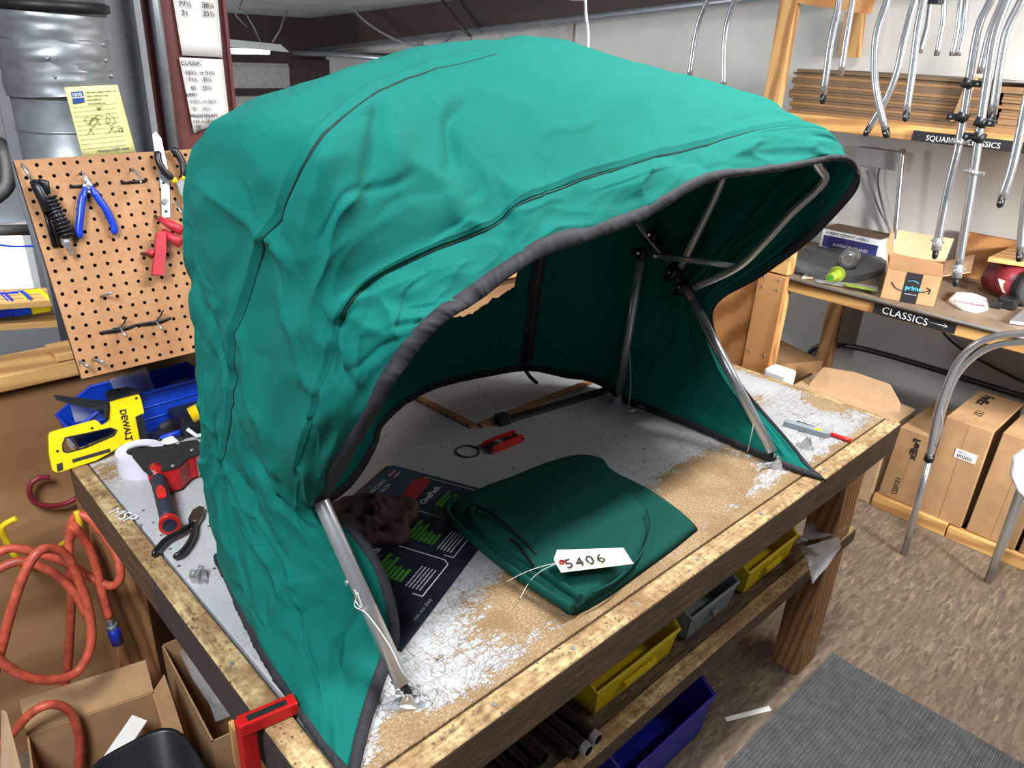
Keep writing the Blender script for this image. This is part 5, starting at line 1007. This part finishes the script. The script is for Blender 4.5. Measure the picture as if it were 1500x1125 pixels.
# small step shelf, canister etc at the right
t = thing('step_shelf', 'low raised pine step at the right end of the lower shelf', 'shelf', V((3.6, .6, ZB)))
P = [at('z', ZB+.155, *p) for p in [(1446, 383), (1478, 368), (1560, 372), (1560, 400)]]; MB().prism(P, (0, 0, .018)).build('board', 'wood_y', t, .001)
MB().box((3.93, .2, ZB), (3.96, 1.06, ZB+.20)).build('back_board', 'ply', t); MB().box((3.86, .80, ZB), (3.90, .83, ZB+.14)).build('support', 'wood_z', t)
a = at('z', ZB+.075, 1502, 420); b_ = at('z', ZB+.078, 1463, 405); d = (b_-a).normalized()
t = thing('canister', 'dark red canister with a black lid lying under the raised step', 'canister', a); MB().tube([a+d*.0, b_+d*.02], .070, 24).build('can_body', 'maroonhose', t); MB().tube([a-d*.05, a-d*.045, a], [.060, .074, .074], 24).build('lid', 'black_matte', t)
cp_ = (a+b_)/2; MB().prism([at('x', cp_.x-.075, *q_) for q_ in [(1462, 408), (1476, 413), (1480, 432), (1468, 428)]], (.002, 0, 0)).build('can_label', 'manila', t)
P = [at('z', ZB+.004, *p) for p in [(1387, 441), (1398, 430), (1425, 432), (1446, 440), (1448, 453), (1430, 458), (1405, 452)]]; t = thing('white_packet', 'white folded packet with red lettering on the lower shelf', 'packet', P[0])
slab([P[i].lerp(P[(i+1) % 7], k/3) for i in range(7) for k in range(3)], ZB, .016, amp=.0008, seedv=5).build('packet_body', 'white', t); text('STICKER', .030, at('z', ZB+.0185, 1396, 441), (.25, -1, 0), (1, .25, 0), 'redprint', t, shear=.2); text('10 PK', .018, at('z', ZB+.0185, 1404, 449), (.25, -1, 0), (1, .25, 0), 'redprint', t)
a = at('z', ZB, 1466, 450); t = thing('black_bracket', 'small black plastic bracket on the lower shelf beside the canister', 'bracket', a); MB().box(a+V((-.02, -.05, 0)), a+V((.05, .015, .045))).build('block', 'black', t, .006); MB().box(a+V((-.045, -.01, 0)), a+V((-.015, .035, .03))).build('foot', 'black', t, .005)
o = MB().prism([at('z', ZB+.004, *p) for p in [(1478, 474), (1500, 455), (1540, 458), (1540, 482)]], (0, 0, .012)).build('framed_panel', 'alu', None, .002); tag(o, 'corner of a metal framed panel at the right end of the lower shelf', 'panel')
# ================================================================== hanging tubes
def sag(P, x): return [at('x', x, *p) for p in P]
def htube(label, P, x, r=.0125, ends=(), mat='steel', grp=None, name='hanging_tube', extra=None):
    pts = sag(P, x); t = thing(name, label, 'tube', pts[-1], grp); MB().tube(catmull(pts, 5), r, 14).build('tube', mat, t)
    if 'b' in ends:
        e = pts[-1]; d = (pts[-1]-pts[-2]).normalized(); MB().tube([e-d*.004, e+d*.022, e+d*.030], [r+.0012, r+.0004, r*.55], 12, flat=.8).build('end_fitting', 'black', t); MB().cyl(e+d*.012-V((r+.003, 0, 0)), e+d*.012+V((r+.002, 0, 0)), .0028, n=8).build('rivet', 'chrome', t)
    return t
htube('leftmost hanging tube with a black eye end, in front of the left cardboard stack', [(1232, -30), (1228, 10), (1217, 60), (1206, 140)], 2.95, ends='b')
htube('straight tube with printed lettering on it, second from the left', [(1255, -30), (1244, 30), (1231, 112)], 3.05, .011)
text('STAINLESS 316', .012, at('x', 3.037, 1236, 82), (0, .10, 1), (0, 1, -.1), 'greytext', None, 'x') and None
o = bpy.data.objects.get('x')
if o: bpy.data.objects.remove(o)
htube('bent hanging tube whose black end crosses its twin, front one of the crossed pair', [(1306, -30), (1300, 0), (1285, 45), (1281, 85), (1283, 130), (1297, 190)], 2.90, ends='b')
htube('bent hanging tube of the crossed pair, passing behind its twin to the left', [(1352, -30), (1340, 0), (1324, 60), (1314, 105), (1298, 145), (1273, 188)], 2.98, ends='b')
htube('hanging tube right of the crossed pair, ending in black before the cardboard', [(1362, -30), (1353, 0), (1344, 45), (1337, 100), (1328, 165)], 2.92, ends='b')
for i, (P, lab) in enumerate([([(1370, -30), (1363, 5), (1358, 40), (1347, 78)], 'thin tube far behind, left of the four short ones above the cardboard'), ([(1390, -30), (1383, 0), (1382, 28), (1372, 82)], 'thin tube far behind with a chrome joint, second of the short ones'), ([(1412, -30), (1407, 5), (1402, 45), (1394, 82)], 'thin tube far behind, third of the short ones'), ([(1422, -30), (1416, 0), (1412, 45), (1403, 82)], 'thin tube far behind, rightmost of the short ones above the metal sheet')]):
    htube(lab, P, 3.65, .011)
o = MB().box(at('x', 3.2, 1360, -20), at('x', 3.14, 1374, 5)).build('hook_block', 'black', None, .003); tag(o, 'black hook block at the very top edge above the short thin tubes', 'hook')
t1 = htube('long hanging tube with chrome collar and black clamps, left one of the clamped pair', [(1468, -40), (1452, 0), (1434, 40), (1421, 110), (1406, 203), (1388, 280), (1372, 362)], 2.80, .0127)
t2 = htube('longest hanging tube with black clamps, ending just above the open carton', [(1490, -40), (1475, 0), (1457, 51), (1447, 111), (1437, 177), (1423, 275), (1402, 402)], 2.74, .0127)
for t, x, P, e in ((t1, 2.80, [(1406, 203), (1388, 280)], (1372, 362)), (t2, 2.74, [(1437, 177), (1423, 275)], (1402, 402))):
    p = at('x', x, *e); d = (p-at('x', x, *P[1])).normalized(); MB().tube([p-d*.03, p+d*.01], .0158, 14).build('ring_joint', 'chrome', t); MB().tube([p+d*.008, p+d*.032, p+d*.04], [.012, .0115, .006], 12, flat=.8).build('end_fitting', 'black', t)
    for s in (-1, 1): MB().cyl(p-d*.02+V((0, .017*s, 0)), p-d*.02+V((0, .021*s, 0)), .004, n=8).build('screw', 'galv', t)
def cl(t, x, u, v, d, w1): 
    c = at('x', x, u, v); d = V(d).normalized(); o = MB().tube([c-d*.014, c+d*.014], .0185, 14).build('clamp', 'black', t); MB().box(c+V((-.012, -w1, -.010)), c+V((.012, w1*.3, .010))).build('clamp_ear', 'black', o, .003); p = c+V((-.0125, -w1*.7, 0)); MB().cyl(p, p+V((-.003, 0, 0)), .004, n=8).build('screw', 'chrome', o)
dn = (0, -.25, 1)
cl(t1, 2.80, 1418, 122, dn, .045); cl(t1, 2.80, 1410, 172, dn, -.045); cl(t2, 2.74, 1437, 179, dn, .04); cl(t2, 2.74, 1434, 201, dn, -.045)
for t, x, u, v in ((t1, 2.80, 1404, 208), (t2, 2.74, 1426, 252)):
    c = at('x', x, u, v); MB().tube([c-V(dn)*.006, c+V(dn)*.006], .0165, 14).build('collar', 'chrome', t); MB().box(c+V((-.006, -.032, -.006)), c+V((.006, .030, .004))).build('collar_bolt', 'chrome', t, .002)
htube('hanging tube behind the clamped pair, ending above the corrugated cardboard', [(1485, -40), (1470, 0), (1450, 50), (1436, 108)], 3.0, .0125)
htube('hanging tube right of the clamped pair, ending in black over the corrugated cardboard', [(1515, -40), (1497, 0), (1476, 43), (1466, 89), (1454, 168)], 2.78, .0125, ends='b')
htube('hanging double tube at the right edge ending at the height of the lower beam', [(1512, 110), (1500, 165), (1484, 240), (1468, 290)], 2.75, .0125, ends='b')
htube('short tube at the very right edge hanging over the raised step', [(1508, 260), (1500, 310), (1494, 370)], 2.85, .0125, ends='b')
htube('straight rod against the wall between the crossed pair and the white carton', [(1323, 218), (1318, 270), (1311, 350)], 3.9, .012)
htube('curved tube behind the canopy top, left one of the two', [(1052, -30), (1037, 0), (1024, 32), (1016, 70), (1010, 112)], 3.2, .0115, name='curved_tube'); htube('curved tube behind the canopy top, right one of the two', [(1092, -35), (1076, 0), (1064, 40), (1061, 80), (1060, 128)], 3.2, .0125, name='curved_tube')
# cables and panel on the wall
o = MB().box(at('x', 3.995, 1262, 214), at('x', 3.94, 1312, 250)).build('wall_box', 'wallg', None, .004); tag(o, 'pale electrical box on the wall under the upper shelf', 'box')
for i, (P, lab) in enumerate([([(1270, 250), (1285, 300), (1302, 335), (1306, 352)], 'grey cable running down from the wall box, left one'), ([(1290, 236), (1286, 270), (1298, 320), (1308, 350)], 'grey cable running down from the wall box, right one')]):
    o = MB().tube(catmull(sag(P, 3.97), 6), .005, 8).build('wall_cable', 'greytext'); tag(o, lab, 'cable')
o = MB().tube(catmull(sag([(1172, 540), (1190, 512), (1215, 505), (1260, 510), (1350, 535), (1480, 575), (1540, 592)], 3.97), 6), .014, 10).build('wall_pipe', 'darkmetal'); tag(o, 'dark pipe curving along the wall below the lower shelf', 'pipe')
o = MB().tube(catmull(sag([(1375, 480), (1400, 505), (1440, 530), (1500, 560)], 3.97), 6), .006, 8).build('wall_cable', 'dark'); tag(o, 'dark cable sagging on the wall under the CLASSICS label', 'cable')
o = MB().tube(catmull([at('y', 1.3, 857, -20), at('y', 1.3, 858, 20), at('y', 1.3, 861, 45), at('y', 1.3, 861, 90)], 5), .0035, 8).build('light_flex', 'white'); tag(o, 'white cord hanging down behind the top of the canopy', 'cord')
t = thing('strip_light', 'fluorescent strip light at the top edge above the canopy', 'light', at('y', 1.3, 830, -4)); MB().box(at('y', 1.32, 790, -12), at('y', 1.28, 858, 1)).build('housing', 'white', t, .003)
# far strip light and cables near the ceiling
c0 = V((2.62, 5.6, 1.735)); t = thing('shop_light', 'lit white strip light hanging far behind, left of the canopy top', 'light', c0)
A = at('y', 5.6, 300, 66); B = at('y', 5.6, 418, 76); MB().hexa([A+V((0, -.06, 0)), B+V((0, -.06, 0)), B+V((0, .06, 0)), A+V((0, .06, 0)), A+V((.05, -.03, .05)), B+V((-.05, -.03, .05)), B+V((-.05, .03, .05)), A+V((.05, .03, .05))]).build('housing', 'white', t)
A = at('y', 5.58, 300, 74); B = at('y', 5.58, 394, 76); MB().cyl(A, B, .018).build('lit_tube', 'lamp', t)
for P, l in (([(362, 40), (345, 22), (355, 0)], 'a'), ([(398, 64), (410, 45), (420, 15)], 'b'), ([(382, 62), (372, 40), (360, 20), (335, 5)], 'c')):
    MB().tube([at('y', 5.6, *p) for p in P], .006, 6).build('suspension_wire', 'greytext', t)
o = MB().tube(catmull([at('x', 3.6, 505, 0), at('x', 3.6, 540, 35), at('x', 3.6, 590, 62), at('x', 3.7, 640, 68), at('x', 3.8, 662, 52)], 5), .009, 8).build('ceiling_cable', 'greytext'); tag(o, 'grey cable looping below the dark roof beam', 'cable')
o = MB().tube([at('x', 3.75, 456, 79), at('x', 3.75, 600, 83), at('x', 3.75, 790, 84)], .018, 8).build('door_track', 'darkmetal'); tag(o, 'dark horizontal door track on the far wall just above the canopy', 'track')
o = MB().tube([at('x', 3.68, 330, 75), at('x', 3.68, 480, 79), at('x', 3.72, 570, 86)], .022, 8).build('door_track', 'galv'); tag(o, 'pale pipe running from the far strip light to the far wall', 'pipe')
for P, l in (([(330, 12), (395, 26), (545, 0)], 'thin dark rod under the white ceiling, upper left'), ([(648, 0), (668, 30), (688, 52)], 'thin dark brace on the roof beam above the canopy')):
    o = MB().tube([at('x', 3.7, *p) for p in P], .012, 6).build('ceiling_rod', 'brown_steel'); tag(o, l, 'rod')
# far lower shelves behind the gap at the left, with bins
t = thing('storage_rack', 'wooden storage rack far behind on the lower level, below the bright window', 'rack', at('y', 5.0, 40, 500))
for v in (447, 478):
    A = at('y', 4.6, -60, v+2); B = at('y', 4.6, 110, v-8); MB().prism([A, B, B+V((0, .3, 0)), A+V((0, .3, 0))], (0, 0, -.03)).build('shelf_board', 'wood_x', t)
for k, (u, m, l) in enumerate(((3, 'blue_bin_d', 'dark blue bin at the left edge of the far rack'), (30, 'blue_bin', 'blue bin in the middle of the far rack'), (56, 'yellow_bin', 'yellow bin on the far rack'))):
    p = at('y', 4.7, u, 466-k*3); t2 = thing('rack_bin', l, 'bin', p); stackbin(t2, p+V((-.05, -.10, .03)), (0, 1, 0), (1, 0, 0), .2, .105, .08, m, .005)
o = MB().tube(catmull([at('y', 4.6, -5, 358), at('y', 4.6, 20, 361), at('y', 4.6, 60, 360)], 4), .006, 6).build('far_cable', 'blue'); tag(o, 'thin blue cable strung above the bright window far behind', 'cable')
t = thing('dark_machine', 'dark machine standing far behind at the left edge beside the steel column', 'machine', at('y', 5.0, 5, 300)); MB().tube(catmull([at('y', 4.8, -20, 205), at('y', 4.8, 6, 215), at('y', 4.8, 14, 245), at('y', 4.8, 10, 275), at('y', 4.8, -20, 300)], 4), .035, 10).build('frame_tube', 'dark', t); MB().prism(ats('y', 4.9, [(-40, 215), (4, 220), (6, 270), (-40, 300)]), (0, .1, 0)).build('panel', 'dark', t); MB().tube(ats('y', 4.8, [(-30, 338), (62, 336)]), .03, 8).build('rail', 'dark', t)
# ================================================================== boxes on the floor at the right
pl = thing('pine_skid', 'low pine timber skid on the floor under the tall parcel boxes', 'skid', V((3.3, .5, 0)))
hz_box((3.225, -.6, 0), (3.262, .60, .055), 'skid_rail', 'wood_y', pl); hz_box((3.225, .605, 0), (3.262, .915, .060), 'skid_rail', 'wood_y', pl); hz_box((3.7, -.6, 0), (3.74, .915, .055), 'skid_rail', 'wood_y', pl)
for y in (-.5, .2, .8): hz_box((3.262, y, .0), (3.7, y+.09, .03), 'cross_slat', 'wood_x', pl)
def tallbox(label, y0, y1, z0, h, x0, x1, lean=0., extra=None, mat='card'):
    t = thing('parcel_box', label, 'box', V(((x0+x1)/2, (y0+y1)/2, z0)))
    L = V((0, lean, 0)); P = [V((x0, y1, z0)), V((x1, y1, z0)), V((x1, y0, z0)), V((x0, y0, z0))]
    P = [V((x0, y0, z0)), V((x1, y0, z0)), V((x1, y1, z0)), V((x0, y1, z0))]
    MB().hexa(P+[p+L+V((0, 0, h)) for p in P]).build('box_body', mat, t, .003)
    ym = (y0+y1)/2; MB().hexa([V((x0-.0006, ym-.0008, z0+.004)), V((x0, ym-.0008, z0+.004)), V((x0, ym+.0008, z0+.004)), V((x0-.0006, ym+.0008, z0+.004))]+[V((x0-.0006, ym-.0008, z0+h-.004))+L, V((x0, ym-.0008, z0+h-.004))+L, V((x0, ym+.0008, z0+h-.004))+L, V((x0-.0006, ym+.0008, z0+h-.004))+L]).build('flap_joint', 'card_d', t)
    return t
t = tallbox('shortest parcel box on the skid, lettered on its front, left of the bent tube foot', .755, .905, .062, .34, 3.245, 3.62, -.015)
text('FedEx', .040, V((3.2435, .800, .375)), (0, 0, -1), (0, 1, 0), 'ink', t, bold=.0012, align='LEFT'); text('157027', .030, V((3.2435, .83, .175)), (0, 0, -1), (0, 1, 0), 'ink', t)
t = tallbox('tall parcel box with a white address label, behind the bent tube', .56, .735, .058, .455, 3.245, 3.66, 0)
al = MB().box((3.243, .585, .355), (3.2445, .665, .395)).build('address_label', 'paper', t); text('SHIP TO', .009, V((3.2425, .655, .382)), (0, -1, 0), (0, 0, 1), 'greytext', al)
for k in range(9): MB().box((3.2424, .652-k*.0065, .360), (3.2429, .655-k*.0065, .375)).build('bar_mark', 'ink', al)
text('FedEx', .055, V((3.62, .70, .5145)), (-1, 0, 0), (0, -1, 0), 'ink', t, bold=.0014); text('157', .045, V((3.42, .67, .5145)), (-1, 0, 0), (0, -1, 0), 'ink', t)
t = tallbox('tall plain parcel box at the right, leaning next to the labelled one', .36, .54, .058, .465, 3.25, 3.66, -.01)
t = tallbox('parcel box at the right edge with a red mark low on its front', .10, .345, .057, .30, 3.25, 3.62, 0, mat='card_d'); stroke([[V((3.2485, .19, .115)), V((3.2485, .165, .135)), V((3.2485, .15, .115)), V((3.2485, .165, .10)), V((3.2485, .19, .115))], [V((3.2485, .19, .10)), V((3.2485, .15, .09))]], .003, 'redprint', t)
# big carton behind the bench end
t = thing('large_carton', 'large worn cardboard carton standing on the floor behind the right end of the bench', 'carton', V((3.35, 1.15, 0)))
b = MB(); Pc = [V((3.23, .925, 0)), V((3.52, .925, 0)), V((3.56, 1.42, 0)), V((3.27, 1.42, 0))]; b.hexa(Pc+[q_+V((0, 0, .39)) for q_ in Pc]); b.build('box_body', 'card_l', t, .004)
MB().prism([on((3.40, 1.1, .4), V((1, .12, 0)).normalized(), *q_) for q_ in [(1192, 625), (1186, 562), (1206, 538), (1250, 545), (1303, 563), (1318, 590), (1318, 628)]], (.005, 0, 0)).build('flap', 'card_l', t, .002)
text('ADAL', .060, V((3.2345, 1.065, .20)), (-.03, -.495, 0), (0, 0, 1), 'ink', t) if 0 else text('AL', .060, V((3.2345, 1.015, .21)), (-.04, -.495, 0), (0, 0, 1), 'ink', t)
t = thing('brown_carton', 'brown cardboard carton with a raised flap behind the bench, beside the plywood panel', 'carton', V((3.5, 1.75, 0))); MB().hexa([V((3.28, 1.48, 0)), V((3.62, 1.42, 0)), V((3.7, 1.8, 0)), V((3.36, 1.9, 0)), V((3.30, 1.50, .47)), V((3.66, 1.44, .42)), V((3.7, 1.8, .46)), V((3.36, 1.9, .50))]).build('box_body', 'card_d', t, .003)
t = thing('white_tub', 'small white plastic tub behind the far corner of the bench', 'tub', V((2.68, 1.25, .70))); c = at('x', 2.72, 1140, 550); MB().hexa([c+V((-.04, -.05, -.2)), c+V((.04, -.05, -.2)), c+V((.04, .04, -.2)), c+V((-.04, .04, -.2)), c+V((-.045, -.055, .03)), c+V((.045, -.055, .03)), c+V((.045, .045, .03)), c+V((-.045, .045, .03))]).build('tub_body', 'white', t, .012); MB().cyl(V((c.x, c.y, 0)), V((c.x, c.y, c.z-.19)), .03).build('stand', 'galv', t)
# standing bent tubes
t = thing('bent_tube_frame', 'tall silver bent tube frame standing on the floor before the parcel boxes', 'frame', at('z', 0, 1325, 812))
def xat(x, P): return [at('x', x, *p) for p in P]
A = [at('z', .012, 1325, 810)]+xat(2.96, [(1346, 730), (1362, 670)]); MB().tube(A, .0128, 16).build('leg_tube', 'steel', t)
MB().tube(catmull(xat(2.96, [(1360, 676), (1372, 610), (1386, 565), (1405, 528), (1432, 503), (1468, 491), (1520, 487)]), 5), .0128, 16).build('arch_tube', 'steel', t)
MB().tube(catmull(xat(2.98, [(1364, 665), (1380, 605), (1398, 556), (1425, 524), (1462, 505), (1520, 500)]), 5), .0115, 14).build('arch_tube', 'steel', t)
p = at('x', 2.96, 1361, 671); MB().tube([p+V((0, 0, -.012)), p+V((0, 0, .014))], .0175, 14).build('collar', 'black', t); A = xat(2.96, [(1378, 590), (1380, 625), (1370, 655)]); MB().tube(catmull(A, 4), .003, 8).build('spring_clip', 'chrome', t)
p = at('z', 0, 1325, 812); MB().tube([p+V((0, 0, .002)), p+V((.001, 0, .03))], [.004, .009], 10).build('foot', 'black', t)
t = thing('bent_tube_frame', 'silver tube leg on the floor near the right edge under a white bag', 'frame', at('z', 0, 1447, 852))
MB().tube([at('z', .012, 1447, 850)]+xat(3.04, [(1470, 785), (1500, 700), (1530, 620)]), .0128, 16).build('leg_tube', 'steel', t); MB().tube([at('z', .03, 1450, 846)]+xat(3.05, [(1476, 790), (1506, 708), (1536, 625)]), .0075, 12).build('inner_tube', 'steel', t)
p = at('z', 0, 1447, 852); MB().tube([p+V((0, 0, .002)), p+V((.001, 0, .03))], [.004, .009], 10).build('foot', 'black', t)
film('white_bag', 'crumpled white plastic bag hanging at the right edge above the tube leg', 'bag', [at('x', 2.97, *p) for p in [(1482, 668), (1498, 658), (1530, 660), (1540, 740), (1505, 738), (1490, 722), (1480, 695)]], 'white', .012, 3.)
# ================================================================== on and under the bench's lower shelf
ZL = .5008
for (u, v, m, lab, L, W, H, dx) in ((850, 1012, 'yellow_bin', 'larger yellow bin on the lower shelf under the bench, left of the grey bin', .30, .14, .10, 0), (0, 0, 'grey_bin', 'grey plastic bin between the two yellow bins on the lower shelf', .25, .14, .10, 0), (0, 0, 'yellow_bin', 'smaller yellow bin on the lower shelf, farther from the camera', .22, .12, .09, 0)):
    x0 = {'larger': .985, 'grey p': 1.335, 'smalle': 1.60}[lab[:6]]; x1 = {'larger': 1.30, 'grey p': 1.56, 'smalle': 1.88}[lab[:6]]
    p = V(((x0+x1)/2, .80, ZL)); t = thing('shelf_bin', lab, 'bin', p, 'bins on the lower bench shelf'); stackbin(t, V((x0, .688, ZL)), (0, 1, 0), (1, 0, 0), .30, x1-x0, .128, m, .0035, .60)
    MB().box((x0+.10, .687, ZL+.035), (x1-.10, .696, ZL+.050)).build('label_holder', m, t, .001)
for k, (u, v) in enumerate([(876, 1083), (862, 1100), (843, 1106), (797, 1112), (775, 1122), (752, 1132), (730, 1138)]):
    r = [.014, .014, .012, .014, .012, .012, .012][k]; e = at('z', ZL+r+.001, u, v); e2 = V((e.x-.012, min(e.y+.85, 1.7), ZL+r+.001)); lab = ['nearest silver tipped tube', 'second silver tipped tube', 'short tube end', 'dark tube with open end', 'fifth dark tube', 'sixth dark tube', 'last dark tube'][k]
    t = thing('stored_tube', ['steel tube with a bright rim lying rightmost on the lower shelf under the bench', 'steel tube with a bright rim, second from the right on the lower shelf', 'small dark tube lying left of the two bright rimmed tubes', 'dark steel tube with an open end in the middle of the lying tubes', 'dark steel tube left of the middle of the lying tubes', 'dark steel tube second from the left of the lying tubes', 'leftmost dark steel tube lying on the lower shelf'][k], 'tube', e, 'steel tubes lying on the lower shelf')
    b = MB(); d = (e2-e).normalized(); b._lathe([(r*.82, .0), (r, 0), (r, (e2-e).length), (r*.82, (e2-e).length), (r*.82, 0)], e, d, 20); b.build('tube', 'darkmetal', t)
    if k < 2: b = MB(); b._lathe([(r*.8, -.001), (r*1.03, -.001), (r*1.03, .014), (r*.8, .014)], e, d, 20); b.build('bright_rim', 'alu', t)
film('plastic_bag', 'clear plastic bag on the right end of the lower bench shelf', 'bag', [at('z', .55, *p) for p in [(1150, 762), (1200, 735), (1242, 752), (1240, 775), (1205, 790), (1165, 795), (1140, 790)]], 'clear', .02, 1.)
film('plastic_bag', 'frosted plastic bag hanging over the edge of the lower bench shelf', 'bag', [at('y', .615, 1182, 800), at('y', .615, 1228, 786), at('y', .61, 1232, 802), at('y', .60, 1212, 830), at('y', .60, 1190, 855), at('y', .605, 1184, 825), at('z', .53, 1170, 800)], 'frost', .004, 6.)
o = MB().tube([at('z', .535, 1172, 789), at('z', .535, 1182, 791)], .004, 8).build('small_pin', 'white'); tag(o, 'small white pin on the clear plastic bag', 'pin')
t = thing('floor_bin', 'deep blue plastic bin on the floor under the bench beside the mat', 'bin', V((1.45, .85, 0))); stackbin(t, V((1.17, .70, .002)), (0, 1, 0), (1, 0, 0), .40, .42, .215, 'blue_bin_d', .005, .72)
for k in range(4): MB().tube([(1.24+k*.08, .78, .19), (1.30+k*.08, .98, .21)], .012, 10).build('stored_part', 'darkmetal' if k % 2 else 'alu', t)
P = [at('z', .004, *p) for p in [(1062, 1050), (1127, 1033), (1130, 1040), (1065, 1056)]]; o = MB().prism(P, (0, 0, .001)).build('paper_strip', 'paper'); o.location.z = .001; tag(o, 'strip of white paper on the floor between the blue bin and the mat', 'paper')
# ================================================================== lower left corner
def openbox(t, P, h, mat='card', th=.004, flaps=()):
    P = [V(p) for p in P]; Z = V((0, 0, h)); n = 4; c = sum(P, V((0, 0, 0)))/4
    for i in range(4):
        a, b_ = P[i], P[(i+1) % 4]; d = (c-(a+b_)/2).normalized(); MB().prism([a, b_, b_+Z, a+Z], d*th).build('side', mat, t)
        if i in flaps: f = flaps[i]; MB().prism([a+Z, b_+Z, b_+Z-d*f[0]+V((0, 0, f[1])), a+Z-d*f[0]+V((0, 0, f[1]))], (0, 0, .003)).build('flap', mat, t)
    MB().prism(P, (0, 0, .004)).build('bottom', mat, t)
t = thing('tall_carton', 'tall open cardboard carton under the bench holding a clear plastic bag', 'carton', V((.48, 1.45, 0))); openbox(t, [(.405, 1.30, 0), (.58, 1.28, 0), (.60, 1.66, 0), (.435, 1.67, 0)], .36, 'card')
film('plastic_bag', 'clear plastic bag bulging out of the tall carton under the bench', 'bag', [V((.44, 1.36, .35)), V((.55, 1.34, .36)), V((.56, 1.60, .37)), V((.46, 1.62, .36))], 'clear', .03, 9.)
t = thing('wide_carton', 'open cardboard carton on the floor under the orange hose with white papers in it', 'carton', V((.22, 1.5, 0))); openbox(t, [(.075, 1.40, 0), (.335, 1.36, 0), (.37, 1.56, 0), (.11, 1.62, 0)], .33, 'card', flaps={2: (.06, .05), 1: (.03, .04)})
o = MB().prism([V((.20, 1.43, .26)), V((.33, 1.50, .31)), V((.31, 1.54, .31)), V((.18, 1.47, .26))], (0, 0, .003)).build('paper_sheet', 'paper'); tag(o, 'white paper sheet sticking up inside the wide carton', 'paper')
t = thing('waste_bin', 'black plastic waste bin at the bottom left, partly outside the picture', 'bin', V((.25, 1.22, 0)))
cx, cy = .255, 1.235; b = MB(); vs = []; n = 48
prof = [(.80, .0), (1.0, .40), (1.05, .403), (1.05, .415), (.98, .413), (.79, .02)]
for k_, z_ in prof:
    for i in range(n):
        a = 2*math.pi*i/n; c_, s_ = math.cos(a), math.sin(a); r_ = 1/((abs(c_)**4+abs(s_)**4)**.25); vs.append(V((cx+.095*k_*r_*c_, cy+.125*k_*r_*s_, z_)))
b.add(vs, [(j*n+i, j*n+(i+1) % n, (j+1)*n+(i+1) % n, (j+1)*n+i) for j in range(5) for i in range(n)]+[tuple(range(5*n, 6*n)), tuple(range(n-1, -1, -1))], True); b.build('bin_body', 'bin_black', t)
o = MB().prism([at('z', .42, 2, 1042), at('z', .42, 8, 1046), at('z', .30, 32, 1140), at('z', .30, 0, 1140)], (.003, 0, .002)).build('cardboard_scrap', 'card_l'); tag(o, 'torn white edged cardboard scrap at the bottom left corner', 'cardboard')
t = thing('wood_bracket', 'small pine brace block under the front left corner of the bench', 'brace', V((.34, .80, .60))); MB().box((.318, .84, .70), (.36, .93, .80)).build('block', 'wood_z', t, .002)
# loose thread at the front right peak of the canopy
t = MB().tube(catmull([at('x', 1.60, 1175, 240), at('x', 1.58, 1182, 229), at('x', 1.58, 1200, 234), at('x', 1.62, 1213, 245), at('x', 1.62, 1216, 262), at('x', 1.62, 1205, 275)], 5), .0008, 6).build('loose_thread', 'teal'); tag(t, 'loose teal thread hanging from the front right hem of the canopy', 'thread')
